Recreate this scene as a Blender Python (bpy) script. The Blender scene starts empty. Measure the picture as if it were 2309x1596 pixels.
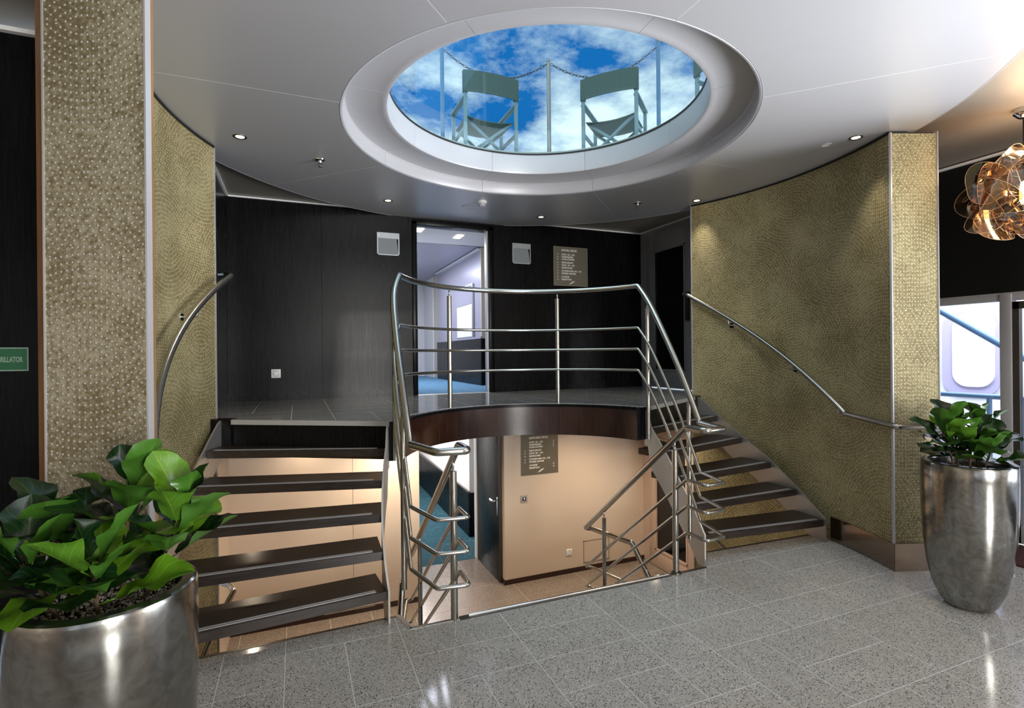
import bpy, bmesh, math, random
from mathutils import Vector, Matrix, geometry
PI = math.pi
random.seed(7)
S = bpy.context.scene
COL = S.collection

# ------------------------------------------------------------------ camera
cam_d = bpy.data.cameras.new('camera'); cam_d.sensor_width = 36.0; cam_d.lens = 36.0 * 1185 / 2309
cam_d.clip_start = 0.02; cam_d.clip_end = 400
cam = bpy.data.objects.new('camera', cam_d); COL.objects.link(cam)
cam.matrix_world = (Matrix.Translation((0, 0, 1.6)) @ Matrix.Rotation(math.radians(-22.3), 4, 'Z')
                    @ Matrix.Rotation(PI / 2, 4, 'X') @ Matrix.Rotation(-0.0095, 4, 'Z'))
S.camera = cam

# ------------------------------------------------------------------ view
S.view_settings.view_transform = 'Standard'
S.view_settings.look = 'None'
S.view_settings.gamma = 1.0
S.view_settings.use_curve_mapping = False
S.view_settings.exposure = 0.0

# ------------------------------------------------------------------ world: blue sky with cumulus
W = bpy.data.worlds.new('sky'); S.world = W; W.use_nodes = True
nt = W.node_tree; nt.nodes.clear()
def wn(t, **k):
    n = nt.nodes.new(t)
    for a, v in k.items(): setattr(n, a, v)
    return n
tc = wn('ShaderNodeTexCoord'); sp = wn('ShaderNodeSeparateXYZ'); nt.links.new(tc.outputs['Generated'], sp.inputs[0])
def wm(op, a, b=None, c=None, clamp=False):
    n = wn('ShaderNodeMath', operation=op, use_clamp=clamp)
    for i, v in enumerate((a, b, c)):
        if v is None: continue
        if isinstance(v, (int, float)): n.inputs[i].default_value = v
        else: nt.links.new(v, n.inputs[i])
    return n.outputs[0]
zc = wm('MAXIMUM', sp.outputs[2], 0.06)
zc = wm('ADD', zc, 0.12)
cx = wm('DIVIDE', sp.outputs[0], zc); cy_ = wm('DIVIDE', sp.outputs[1], zc)
cb = wn('ShaderNodeCombineXYZ'); nt.links.new(cx, cb.inputs[0]); nt.links.new(cy_, cb.inputs[1]); cb.inputs[2].default_value = 3.1
n1 = wn('ShaderNodeTexNoise'); n1.inputs['Scale'].default_value = 2.6; n1.inputs['Detail'].default_value = 9; n1.inputs['Roughness'].default_value = 0.62
nt.links.new(cb.outputs[0], n1.inputs['Vector'])
n2 = wn('ShaderNodeTexNoise'); n2.inputs['Scale'].default_value = 0.55; n2.inputs['Detail'].default_value = 2
nt.links.new(cb.outputs[0], n2.inputs['Vector'])
cl = wm('ADD', wm('MULTIPLY', n1.outputs[0], 1.0), wm('MULTIPLY', wm('SUBTRACT', n2.outputs[0], 0.42), 0.7))
cr = wn('ShaderNodeValToRGB')
cr.color_ramp.elements[0].position = 0.405; cr.color_ramp.elements[0].color = (0.010, 0.15, 0.46, 1)
e = cr.color_ramp.elements.new(0.465); e.color = (0.015, 0.36, 0.80, 1)
e = cr.color_ramp.elements.new(0.505); e.color = (0.16, 0.72, 0.92, 1)
cr.color_ramp.elements[1].position = 0.64; cr.color_ramp.elements[1].color = (1.0, 1.06, 1.05, 1)
e = cr.color_ramp.elements[-1]; e.position = 0.54
nt.links.new(cl, cr.inputs[0])
bg = wn('ShaderNodeBackground'); bg.inputs[1].default_value = 1.4
wo = wn('ShaderNodeOutputWorld'); nt.links.new(cr.outputs[0], bg.inputs[0]); nt.links.new(bg.outputs[0], wo.inputs[0])

# ------------------------------------------------------------------ large lights
def area(name, loc, target, sx, sy, power, color):
    d = bpy.data.lights.new(name, 'AREA'); d.shape = 'RECTANGLE'; d.size = sx; d.size_y = sy; d.energy = power; d.color = color
    o = bpy.data.objects.new(name, d); COL.objects.link(o); o.location = loc
    o.rotation_euler = (Vector(target) - Vector(loc)).to_track_quat('-Z', 'Y').to_euler()
    return o
sl_ = area('ceiling_fill', (5.30, -0.3, 1.5), (2.7, 0.8, 3.15), 2.6, 1.9, 190, (0.93, 0.96, 1.0))      # added light aimed up to brighten the ceiling, no fitting there
sl_.data.spread = math.radians(84)
area('rear_fill', (2.1, -5.2, 1.75), (1.2, 2.5, 1.7), 1.5, 1.9, 420, (1.0, 0.98, 0.95))   # added light behind the camera, narrowed to lay a sheen on the black wall
area('hull_fill', (6.9, 3.6, 4.6), (8.2, 3.6, 1.2), 4.0, 2.0, 420, (0.92, 0.95, 1.0))   # added light over the side deck that brightens the hull
sd_ = bpy.data.lights.new('cloudy_sun', 'SUN'); sd_.energy = 2.6; sd_.angle = math.radians(80); sd_.color = (0.90, 0.95, 1.0)
so_ = bpy.data.objects.new('cloudy_sun', sd_); COL.objects.link(so_); so_.rotation_euler = (math.radians(12), math.radians(-14), 0)   # sun behind bright cloud
area('corridor_upper', (1.75, 8.3, 3.12), (1.75, 8.3, 0), 0.5, 2.6, 62, (0.80, 0.84, 1.0))
area('corridor_lower', (1.9, 9.2, 0.72), (1.9, 9.2, -2), 0.5, 3.0, 70, (0.95, 0.93, 0.95))

# ------------------------------------------------------------------ materials
class NT:
    def __init__(s, name):
        s.m = bpy.data.materials.new(name); s.m.use_nodes = True; s.t = s.m.node_tree
        s.b = s.t.nodes['Principled BSDF']; s.out = s.t.nodes['Material Output']
    def n(s, typ, **k):
        x = s.t.nodes.new(typ)
        for a, v in k.items(): setattr(x, a, v)
        return x
    def set(s, sock, v):
        if isinstance(v, (int, float)): sock.default_value = v
        elif isinstance(v, tuple): sock.default_value = v if len(v) == 4 or sock.type == 'VECTOR' else (*v, 1)
        else: s.t.links.new(v, sock)
    def math(s, op, a, b=None, c=None, clamp=False):
        x = s.n('ShaderNodeMath', operation=op, use_clamp=clamp)
        for i, v in enumerate((a, b, c)):
            if v is not None: s.set(x.inputs[i], v)
        return x.outputs[0]
    def mix(s, f, a, b):
        x = s.n('ShaderNodeMix', data_type='RGBA')
        s.set(x.inputs['Factor'], f); s.set(x.inputs['A'], a) if False else None
        s.set(x.inputs[6], a); s.set(x.inputs[7], b)
        return x.outputs[2]
    def fmix(s, f, a, b):
        x = s.n('ShaderNodeMix', data_type='FLOAT')
        s.set(x.inputs[0], f); s.set(x.inputs[2], a); s.set(x.inputs[3], b)
        return x.outputs[0]
    def coord(s, which='Object', scale=None):
        x = s.n('ShaderNodeTexCoord').outputs[which]
        if scale:
            m = s.n('ShaderNodeMapping'); s.t.links.new(x, m.inputs[0]); m.inputs['Scale'].default_value = scale; x = m.outputs[0]
        return x
    def noise(s, vec, scale, detail=3, rough=0.5):
        x = s.n('ShaderNodeTexNoise'); s.t.links.new(vec, x.inputs['Vector'])
        x.inputs['Scale'].default_value = scale; x.inputs['Detail'].default_value = detail; x.inputs['Roughness'].default_value = rough
        return x.outputs[0]
    def ramp(s, f, stops):
        x = s.n('ShaderNodeValToRGB'); el = x.color_ramp.elements
        while len(el) < len(stops): el.new(0.5)
        for e_, (p, c) in zip(el, stops): e_.position = p; e_.color = (*c, 1)
        s.set(x.inputs[0], f); return x.outputs[0]
    def bump(s, h, strength=0.3, dist=0.002):
        x = s.n('ShaderNodeBump'); x.inputs['Strength'].default_value = strength; x.inputs['Distance'].default_value = dist
        s.set(x.inputs['Height'], h); s.t.links.new(x.outputs[0], s.b.inputs['Normal'])
    def p(s, **k):
        for a, v in k.items():
            s.set(s.b.inputs[a.replace('_', ' ')], v)
        return s

def plain(name, col, rough=0.5, metal=0.0, **k):
    m = NT(name); m.p(Base_Color=col, Roughness=rough, Metallic=metal)
    for a, v in k.items(): m.set(m.b.inputs[a.replace('_', ' ')], v)
    return m.m
M = {}
# brushed stainless
def steel(name, col, r0, r1, sc=(3, 3, 60), metal=1.0):
    m = NT(name); v = m.coord('Object', sc); n = m.noise(v, 6, 3)
    m.p(Base_Color=col, Metallic=metal, Roughness=m.fmix(n, r0, r1)); return m.m
M['steel'] = steel('brushed_steel', (0.44, 0.425, 0.39), 0.14, 0.28)
M['steel_plate'] = steel('satin_steel_plate', (0.36, 0.35, 0.34), 0.32, 0.46, metal=0.75)
M['lit_string_steel'] = steel('lit_satin_steel', (0.56, 0.53, 0.49), 0.40, 0.55, metal=0.5)  # paler copy of the steel plate, warm light put into its colour
M['chrome'] = steel('polished_steel', (0.72, 0.72, 0.72), 0.05, 0.10)
M['dark_steel'] = plain('dark_bronze_trim', (0.10, 0.085, 0.07), 0.35, 0.8)
M['copper_base'] = steel('polished_bronze_skirting', (0.30, 0.245, 0.20), 0.10, 0.2)
M['alu'] = plain('anodised_aluminium', (0.48, 0.48, 0.50), 0.35, 0.5)
# dotted gold wall covering (UV in metres)
def dotted(name, dark, light, dot, dotr, bumpy, rough, ph=(0, 0), nsc=38):
    m = NT(name); uv = m.n('ShaderNodeUVMap').outputs[0]
    sx = m.n('ShaderNodeSeparateXYZ'); m.t.links.new(uv, sx.inputs[0])
    U = m.math('ADD', sx.outputs[0], ph[0]); V = m.math('ADD', sx.outputs[1], ph[1])
    def wrap(x, c, off):
        f = m.math('FRACT', m.math('ADD', m.math('DIVIDE', x, c), off)); return m.math('MULTIPLY', m.math('SUBTRACT', f, 0.5), c)
    cw, ch = 0.91, 1.24
    def rad(off):
        u = wrap(U, cw, off); v = wrap(V, ch, off)
        v = m.math('ADD', m.math('ABSOLUTE', v), 0.10)
        r = m.math('SQRT', m.math('ADD', m.math('MULTIPLY', u, u), m.math('MULTIPLY', v, v)))
        return u, v, r
    ua, va, ra = rad(0.5); ub, vb, rb = rad(0.0)
    sel = m.math('LESS_THAN', rb, ra)
    u = m.fmix(sel, ua, ub); v = m.fmix(sel, va, vb); r = m.fmix(sel, ra, rb)
    dr, sp_ = 0.0272, 0.0212
    k = m.math('DIVIDE', r, dr); kf = m.math('FLOOR', k); fr = m.math('SUBTRACT', m.math('SUBTRACT', k, kf), 0.5)
    Rk = m.math('MULTIPLY', m.math('ADD', kf, 0.5), dr)
    th = m.math('ARCTAN2', u, v)
    a = m.math('DIVIDE', m.math('MULTIPLY', th, Rk), sp_)
    af = m.math('SUBTRACT', m.math('FRACT', m.math('ADD', a, m.math('MULTIPLY', kf, 0.0))), 0.5)
    dx = m.math('MULTIPLY', fr, dr); dy = m.math('MULTIPLY', af, sp_)
    d = m.math('SQRT', m.math('ADD', m.math('MULTIPLY', dx, dx), m.math('MULTIPLY', dy, dy)))
    mask = m.math('DIVIDE', m.math('SUBTRACT', dotr * 1.25, d), dotr * 0.5, clamp=True)
    oc = m.coord('Object')
    n1 = m.noise(oc, nsc, 5, 0.65); n2 = m.noise(oc, 3.0, 3)
    f = m.math('ADD', n1, m.math('MULTIPLY', m.math('SUBTRACT', n2, 0.5), 0.5))
    base = m.ramp(f, [(0.38, dark), (0.62, light)])
    m.p(Base_Color=m.mix(mask, base, dot), Roughness=rough, Metallic=0.25)
    h = m.math('SQRT', m.math('SUBTRACT', 1.0, m.math('MINIMUM', m.math('DIVIDE', m.math('MULTIPLY', d, d), dotr * dotr * 1.3), 1.0)))
    m.bump(m.math('ADD', h, m.math('MULTIPLY', n1, 0.25)), bumpy, 0.003)
    return m.m
M['gold_wall'] = dotted('dotted_gold_wallcovering', (0.175, 0.14, 0.060), (0.36, 0.31, 0.165), (0.66, 0.62, 0.42), 0.0034, 0.10, 0.5, ph=(0.0, 0.77), nsc=60)
M['gold_column'] = dotted('studded_gold_panel', (0.15, 0.12, 0.060), (0.35, 0.32, 0.225), (0.46, 0.43, 0.36), 0.0047, 1.0, 0.42, ph=(0.3, 0.25), nsc=60)
# terrazzo
def terrazzo(name, base, base2, dark, light, rough, sc=1.0):
    m = NT(name); g = m.n('ShaderNodeNewGeometry').outputs['Position']
    def vor(scale):
        x = m.n('ShaderNodeTexVoronoi'); m.t.links.new(g, x.inputs['Vector']); x.inputs['Scale'].default_value = scale; return x
    a = vor(170 * sc); b = vor(125 * sc); c = vor(260 * sc)
    def sepc(x):
        s_ = m.n('ShaderNodeSeparateColor'); m.t.links.new(x.outputs['Color'], s_.inputs[0]); return s_.outputs
    ca, cb_, cc = sepc(a), sepc(b), sepc(c)
    n = m.noise(g, 5, 3)
    col = m.mix(n, base, base2)
    col = m.mix(m.math('MULTIPLY', cc[1], 0.35), col, tuple(x * 0.55 for x in base))
    dm = m.math('MULTIPLY', m.math('GREATER_THAN', cb_[0], 0.78), m.math('LESS_THAN', b.outputs['Distance'], 0.42))
    col = m.mix(dm, col, dark)
    lm = m.math('MULTIPLY', m.math('GREATER_THAN', ca[0], 0.90), m.math('LESS_THAN', a.outputs['Distance'], 0.45))
    col = m.mix(lm, col, light)
    dm2 = m.math('MULTIPLY', m.math('GREATER_THAN', ca[1], 0.80), m.math('LESS_THAN', a.outputs['Distance'], 0.40))
    col = m.mix(dm2, col, dark)
    oi = m.n('ShaderNodeObjectInfo').outputs['Random']
    col = m.mix(m.math('MULTIPLY', oi, 0.16), col, tuple(x * 0.6 for x in base))
    m.p(Base_Color=col, Roughness=rough); return m.m
M['terrazzo'] = terrazzo('grey_terrazzo', (0.50, 0.475, 0.44), (0.37, 0.35, 0.33), (0.045, 0.042, 0.042), (0.80, 0.78, 0.75), 0.11)
M['terrazzo_warm'] = terrazzo('beige_terrazzo', (0.26, 0.21, 0.175), (0.20, 0.165, 0.14), (0.06, 0.05, 0.045), (0.5, 0.46, 0.4), 0.24)
M['landing_tile'] = terrazzo('taupe_polished_tile', (0.34, 0.325, 0.30), (0.26, 0.25, 0.235), (0.22, 0.21, 0.2), (0.40, 0.385, 0.36), 0.10)
M['grout'] = plain('pale_grout', (0.62, 0.62, 0.62), 0.7)
M['grout_land'] = plain('pale_landing_grout', (0.60, 0.59, 0.57), 0.7)
# woods
def wood(name, c1, c2, rough, scale=(1, 1, 0.05), ns=90, coat=0.0, spec=0.5):
    m = NT(name); v = m.coord('Object', scale); n = m.noise(v, ns, 4, 0.6); n2 = m.noise(m.coord('Object'), 2.2, 2)
    m.p(Base_Color=m.ramp(m.math('ADD', m.math('MULTIPLY', n, 0.7), m.math('MULTIPLY', n2, 0.3)), [(0.35, c1), (0.65, c2)]), Roughness=m.fmix(n, rough, rough + 0.1), Coat_Weight=coat, Coat_Roughness=0.15, Specular_IOR_Level=spec)
    m.bump(n, 0.08, 0.001); return m.m
M['black_wood'] = wood('black_stained_veneer', (0.002, 0.002, 0.0022), (0.006, 0.0057, 0.0065), 0.22, spec=0.13)
M['maroon_wood'] = wood('mahogany_fascia', (0.004, 0.0015, 0.0012), (0.040, 0.010, 0.005), 0.20, coat=0.3)
M['tread_wood'] = wood('dark_stained_tread', (0.012, 0.008, 0.006), (0.034, 0.024, 0.019), 0.26, scale=(0.06, 1, 1), ns=60)
M['tread_dark'] = plain('black_tread_edge', (0.002, 0.002, 0.002), 0.45, Specular_IOR_Level=0.15)
M['tan_panel'] = None
m = NT('champagne_wall_panel'); v = m.coord('Object'); n = m.noise(v, 1.6, 2); n2 = m.noise(v, 160, 3)
m.p(Base_Color=m.mix(n, (0.56, 0.46, 0.37), (0.62, 0.52, 0.43)), Roughness=0.36, Metallic=0.15); m.bump(n2, 0.06, 0.001); M['tan_panel'] = m.m
M['lower_door'] = plain('rose_beige_door_paint', (0.46, 0.35, 0.29), 0.4)
M['grey_door'] = plain('slate_grey_door_paint', (0.30, 0.30, 0.32), 0.35, 0.3)
M['black_wall'] = plain('black_wall_lacquer', (0.004, 0.004, 0.004), 0.35)
# ceiling
m = NT('satin_grey_ceiling_panel'); n = m.noise(m.coord('Object'), 260, 2)
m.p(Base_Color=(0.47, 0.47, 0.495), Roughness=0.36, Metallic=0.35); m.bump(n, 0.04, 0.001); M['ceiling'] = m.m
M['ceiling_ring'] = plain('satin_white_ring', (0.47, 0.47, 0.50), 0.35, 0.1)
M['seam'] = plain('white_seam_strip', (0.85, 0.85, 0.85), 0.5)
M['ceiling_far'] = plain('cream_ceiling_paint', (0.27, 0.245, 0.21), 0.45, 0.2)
M['white_trim'] = plain('white_trim_strip', (0.75, 0.75, 0.75), 0.4)
M['glass_dark'] = plain('dark_door_glass', (0.004, 0.005, 0.006), 0.06)
def glassmat(name, col, rough=0.0, tint=0.9, spec_fac=0.9):
    m = NT(name); t = m.t; t.nodes.remove(m.b)
    tr = m.n('ShaderNodeBsdfTransparent'); tr.inputs[0].default_value = (*col, 1)
    gl = m.n('ShaderNodeBsdfGlossy'); gl.inputs['Roughness'].default_value = rough
    fr = m.n('ShaderNodeFresnel'); fr.inputs[0].default_value = 1.45
    mx = m.n('ShaderNodeMixShader'); t.links.new(m.math('MULTIPLY', fr.outputs[0], spec_fac), mx.inputs[0])
    t.links.new(tr.outputs[0], mx.inputs[1]); t.links.new(gl.outputs[0], mx.inputs[2]); t.links.new(mx.outputs[0], m.out.inputs[0]); return m.m
M['roof_glass'] = glassmat('blue_green_roof_glass', (0.86, 0.97, 0.98), 0.0, spec_fac=0.22)
M['door_glass'] = glassmat('clear_door_glass', (0.93, 0.95, 1.0))
M['amber_petal'] = glassmat('amber_acrylic', (0.80, 0.58, 0.38), 0.08, spec_fac=4.0)
M['amber_edge'] = plain('bright_acrylic_edge', (0.95, 0.62, 0.34), 0.2, 0.4)
# planter metal
m = NT('hammered_silver_leaf'); v = m.coord('Object'); n = m.noise(v, 14, 8, 0.7)
x = m.n('ShaderNodeTexNoise'); m.t.links.new(v, x.inputs['Vector']); x.inputs['Scale'].default_value = 16; x.inputs['Detail'].default_value = 8; x.inputs['Distortion'].default_value = 1.5
m.p(Base_Color=m.ramp(x.outputs[0], [(0.3, (0.22, 0.217, 0.20)), (0.7, (0.36, 0.355, 0.335))]), Metallic=1.0, Roughness=m.fmix(n, 0.10, 0.26)); m.bump(x.outputs[0], 0.05, 0.004); M['planter'] = m.m
M['planter_rim'] = plain('dark_planter_rim', (0.16, 0.16, 0.16), 0.22, 0.9)
m = NT('mixed_gravel'); oi = m.noise(m.n('ShaderNodeNewGeometry').outputs['Position'], 95, 1)
m.p(Base_Color=m.ramp(oi, [(0.38, (0.10, 0.08, 0.07)), (0.5, (0.42, 0.34, 0.28)), (0.62, (0.75, 0.70, 0.62))]), Roughness=0.7); M['gravel'] = m.m
M['soil'] = plain('dark_potting_soil', (0.015, 0.012, 0.01), 0.9)
M['stem'] = plain('brown_fig_stem', (0.10, 0.06, 0.03), 0.7)
# leaf
m = NT('fiddle_leaf'); uv = m.n('ShaderNodeUVMap').outputs[0]; sx = m.n('ShaderNodeSeparateXYZ'); m.t.links.new(uv, sx.inputs[0])
au = m.math('ABSOLUTE', m.math('SUBTRACT', sx.outputs[0], 0.5))
mid = m.math('LESS_THAN', au, 0.022)
w_ = m.math('FRACT', m.math('SUBTRACT', m.math('MULTIPLY', sx.outputs[1], 6.0), m.math('MULTIPLY', au, 4.5)))
side = m.math('LESS_THAN', m.math('ABSOLUTE', m.math('SUBTRACT', w_, 0.5)), 0.045)
vein = m.math('MAXIMUM', mid, m.math('MULTIPLY', side, 0.75))
back = m.n('ShaderNodeNewGeometry').outputs['Backfacing']
n = m.noise(m.coord('Object'), 9, 2)
oi = m.n('ShaderNodeObjectInfo').outputs['Random']
lit_leaf = m.math('GREATER_THAN', oi, 0.78)  # random leaves take a lit yellow-green, light put into the colour
up = m.mix(n, (0.0015, 0.010, 0.003), (0.006, 0.032, 0.005)); up2 = m.mix(n, (0.05, 0.14, 0.006), (0.12, 0.26, 0.010))
top = m.mix(lit_leaf, up, up2)
top = m.mix(m.math('MULTIPLY', back, 0.6), top, (0.07, 0.20, 0.02))
m.p(Base_Color=m.mix(m.math('MULTIPLY', vein, m.fmix(lit_leaf, 0.12, 0.5)), top, (0.22, 0.34, 0.06)), Roughness=0.3)
m.bump(m.math('MULTIPLY', vein, -1.0), 0.5, 0.002); M['leaf'] = m.m
# carpets
def carpet(name, c1, c2):
    m = NT(name); g = m.n('ShaderNodeNewGeometry').outputs['Position']; n = m.noise(g, 7, 4); n2 = m.noise(g, 300, 2)
    x = m.n('ShaderNodeTexNoise'); m.t.links.new(g, x.inputs['Vector']); x.inputs['Scale'].default_value = 2.0
    ln = m.math('LESS_THAN', m.math('ABSOLUTE', m.math('SUBTRACT', m.math('FRACT', m.math('MULTIPLY', x.outputs[0], 9)), 0.5)), 0.06)
    v = m.n('ShaderNodeTexVoronoi'); m.t.links.new(g, v.inputs['Vector']); v.inputs['Scale'].default_value = 42; v.inputs['Randomness'].default_value = 0.2
    dots = m.math('MULTIPLY', ln, m.math('LESS_THAN', v.outputs['Distance'], 0.40))
    m.p(Base_Color=m.mix(dots, m.mix(n, c1, c2), (0.45, 0.60, 0.60)), Roughness=0.95); m.bump(n2, 0.4, 0.003); return m.m
M['carpet_teal'] = carpet('teal_patterned_carpet', (0.005, 0.045, 0.068), (0.014, 0.085, 0.115))
M['carpet_blue'] = carpet('pale_blue_carpet', (0.07, 0.20, 0.32), (0.14, 0.31, 0.46))
M['mat_red'] = plain('dark_red_entrance_mat', (0.055, 0.008, 0.006), 0.95)
M['corr_wall'] = plain('silver_lilac_corridor_panel', (0.36, 0.35, 0.42), 0.3, 0.2)
M['corr_beige'] = plain('cream_corridor_wall', (0.60, 0.54, 0.45), 0.5)
M['corr_white'] = plain('white_corridor_wall', (0.80, 0.78, 0.76), 0.5)
M['sign'] = plain('bronze_sign_plate', (0.19, 0.17, 0.13), 0.38, 0.6)
M['sign_edge'] = plain('pale_sign_edge', (0.42, 0.38, 0.30), 0.4, 0.4)
M['lettering'] = plain('white_lettering', (0.80, 0.79, 0.74), 0.5)
M['green_sign'] = plain('green_safety_sign', (0.012, 0.10, 0.04), 0.4)
M['green_sign_edge'] = plain('pale_green_sign_border', (0.22, 0.33, 0.26), 0.4)
M['white_plastic'] = plain('white_plastic', (0.72, 0.72, 0.72), 0.35)
M['grey_plastic'] = plain('grey_plastic', (0.30, 0.29, 0.29), 0.4)
M['lamp_frame'] = plain('silver_lamp_frame', (0.36, 0.38, 0.40), 0.4, 0.5)
M['lamp_in'] = plain('grey_lamp_recess', (0.22, 0.24, 0.26), 0.45)
M['black'] = plain('black_rubber', (0.006, 0.006, 0.006), 0.5)
def emit(name, col, s_):
    m = NT(name); m.p(Base_Color=(0, 0, 0), Emission_Color=col, Emission_Strength=s_); return m.m
M['bulb'] = emit('warm_lamp_glow', (1.0, 0.80, 0.52), 6.0)
M['corr_lamp'] = emit('corridor_lamp_glow', (1.0, 0.80, 0.6), 5.0)
M['fabric'] = None
m = NT('green_grey_chair_mesh'); br = m.n('ShaderNodeTexWave'); m.t.links.new(m.coord('Object'), br.inputs['Vector']); br.inputs['Scale'].default_value = 45
m.p(Base_Color=m.mix(br.outputs['Fac'], (0.045, 0.075, 0.065), (0.14, 0.20, 0.18)), Roughness=0.8); M['fabric'] = m.m
M['chair_frame'] = plain('pale_teak_blue_frame', (0.22, 0.32, 0.36), 0.5)
M['hull'] = plain('white_hull_paint', (0.90, 0.90, 0.93), 0.4)
M['hull_lilac'] = plain('lilac_window_surround', (0.50, 0.46, 0.66), 0.4)
M['blue_paint'] = plain('blue_grey_deck_paint', (0.14, 0.27, 0.45), 0.4)
M['deck_teak'] = plain('pale_deck', (0.45, 0.43, 0.40), 0.7)
M['wood_side'] = wood('oak_side_strip', (0.22, 0.11, 0.04), (0.40, 0.22, 0.09), 0.4)

# ------------------------------------------------------------------ object helpers
def link(name, me, mat=None, parent=None, smooth=False):
    o = bpy.data.objects.new(name, me); COL.objects.link(o)
    if mat is not None:
        me.materials.clear()
        for mm in (mat if isinstance(mat, (list, tuple)) else [mat]): me.materials.append(M[mm] if isinstance(mm, str) else mm)
    if smooth: 
        for p in me.polygons: p.use_smooth = True
    if parent is not None: o.parent = parent
    return o
def bobj(name, bm, mat=None, parent=None, smooth=False, angle=None, loc=None, rot=None):
    bmesh.ops.recalc_face_normals(bm, faces=bm.faces)
    me = bpy.data.meshes.new(name); bm.to_mesh(me); bm.free()
    o = link(name, me, mat, parent, smooth or angle is not None)
    if angle is not None: me.set_sharp_from_angle(angle=math.radians(angle))
    if loc: o.location = loc
    if rot: o.rotation_euler = rot
    return o
def thing(name, label, cat, loc=(0, 0, 0), rz=0, group=None):
    o = bpy.data.objects.new(name, None); COL.objects.link(o); o.location = loc; o.rotation_euler = (0, 0, rz); o.empty_display_size = 0.1
    o['label'] = label; o['category'] = cat
    if group: o['group'] = group
    return o
def tag(o, label, cat, group=None):
    o['label'] = label; o['category'] = cat
    if group: o['group'] = group
    return o
def struct(o, label=None, cat=None):
    o['kind'] = 'structure'
    if label: o['label'] = label
    if cat: o['category'] = cat
    return o
def empty_struct(name, label=None, cat=None):
    o = bpy.data.objects.new(name, None); COL.objects.link(o); o.empty_display_size = 0.1
    return struct(o, label, cat)
def box(bm, x0, x1, y0, y1, z0, z1, bev=0.0, mi=0, mat=None):
    r = bmesh.ops.create_cube(bm, size=1.0)
    vs = r['verts']
    T = Matrix.Translation(((x0 + x1) / 2, (y0 + y1) / 2, (z0 + z1) / 2)) @ Matrix.Diagonal((abs(x1 - x0), abs(y1 - y0), abs(z1 - z0), 1))
    if mat is not None: T = mat @ T
    bmesh.ops.transform(bm, matrix=T, verts=vs)
    fs = {f for v in vs for f in v.link_faces}
    for f in fs: f.material_index = mi
    if bev > 0:
        es = list({e_ for v in vs for e_ in v.link_edges})
        bmesh.ops.bevel(bm, geom=es, offset=bev, segments=2, affect='EDGES', profile=0.5)
    return vs
def obox(name, b, mat, parent=None, bev=0.0, **k):
    bm = bmesh.new(); box(bm, *b, bev=bev); return bobj(name, bm, mat, parent, angle=40 if bev else None, **k)
def cyl(bm, p0, p1, r0, r1=None, n=14, mi=0, cap=True):
    p0, p1 = Vector(p0), Vector(p1); r1 = r0 if r1 is None else r1
    d = (p1 - p0); q = d.to_track_quat('Z', 'Y').to_matrix()
    a = []; b = []
    for i in range(n):
        t = 2 * PI * i / n; o = q @ Vector((math.cos(t), math.sin(t), 0))
        a.append(bm.verts.new(p0 + o * r0)); b.append(bm.verts.new(p1 + o * r1))
    for i in range(n):
        f = bm.faces.new((a[i], a[(i + 1) % n], b[(i + 1) % n], b[i])); f.material_index = mi; f.smooth = True
    if cap:
        f = bm.faces.new(a[::-1]); f.material_index = mi; f = bm.faces.new(b); f.material_index = mi
def ocyl(name, p0, p1, r, mat, parent=None, r1=None, n=16):
    bm = bmesh.new(); cyl(bm, p0, p1, r, r1, n); return bobj(name, bm, mat, parent, angle=40)
def lathe(name, prof, mat, parent=None, n=48, loc=(0, 0, 0), closed=False, angle=35):
    bm = bmesh.new(); rings = []
    for r, z in prof:
        if r < 1e-5: rings.append([bm.verts.new((0, 0, z))])
        else: rings.append([bm.verts.new((r * math.cos(2 * PI * i / n), r * math.sin(2 * PI * i / n), z)) for i in range(n)])
    prs = list(zip(rings, rings[1:])) + ([(rings[-1], rings[0])] if closed else [])
    for A, B in prs:
        for i in range(n):
            j = (i + 1) % n
            if len(A) == 1 and len(B) == 1: continue
            if len(A) == 1: bm.faces.new((A[0], B[j], B[i]))
            elif len(B) == 1: bm.faces.new((A[i], A[j], B[0]))
            else: bm.faces.new((A[i], A[j], B[j], B[i]))
    return bobj(name, bm, mat, parent, angle=angle, loc=loc)
def fillet(pts, r, seg=5):
    pts = [Vector(p) for p in pts]; out = [pts[0]]
    for a, b, c in zip(pts, pts[1:], pts[2:]):
        u = (a - b); v = (c - b); lu, lv = u.length, v.length
        if lu < 1e-6 or lv < 1e-6: out.append(b); continue
        ang = u.angle(v)
        if ang > math.radians(172): out.append(b); continue
        d = min(r / max(math.tan(ang / 2), 1e-3), 0.45 * lu, 0.45 * lv)
        u.normalize(); v.normalize(); p0 = b + u * d; p2 = b + v * d
        for i in range(seg + 1):
            t = i / seg; out.append(p0 * (1 - t) ** 2 + b * 2 * t * (1 - t) + p2 * t * t)
    out.append(pts[-1]); return out
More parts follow.
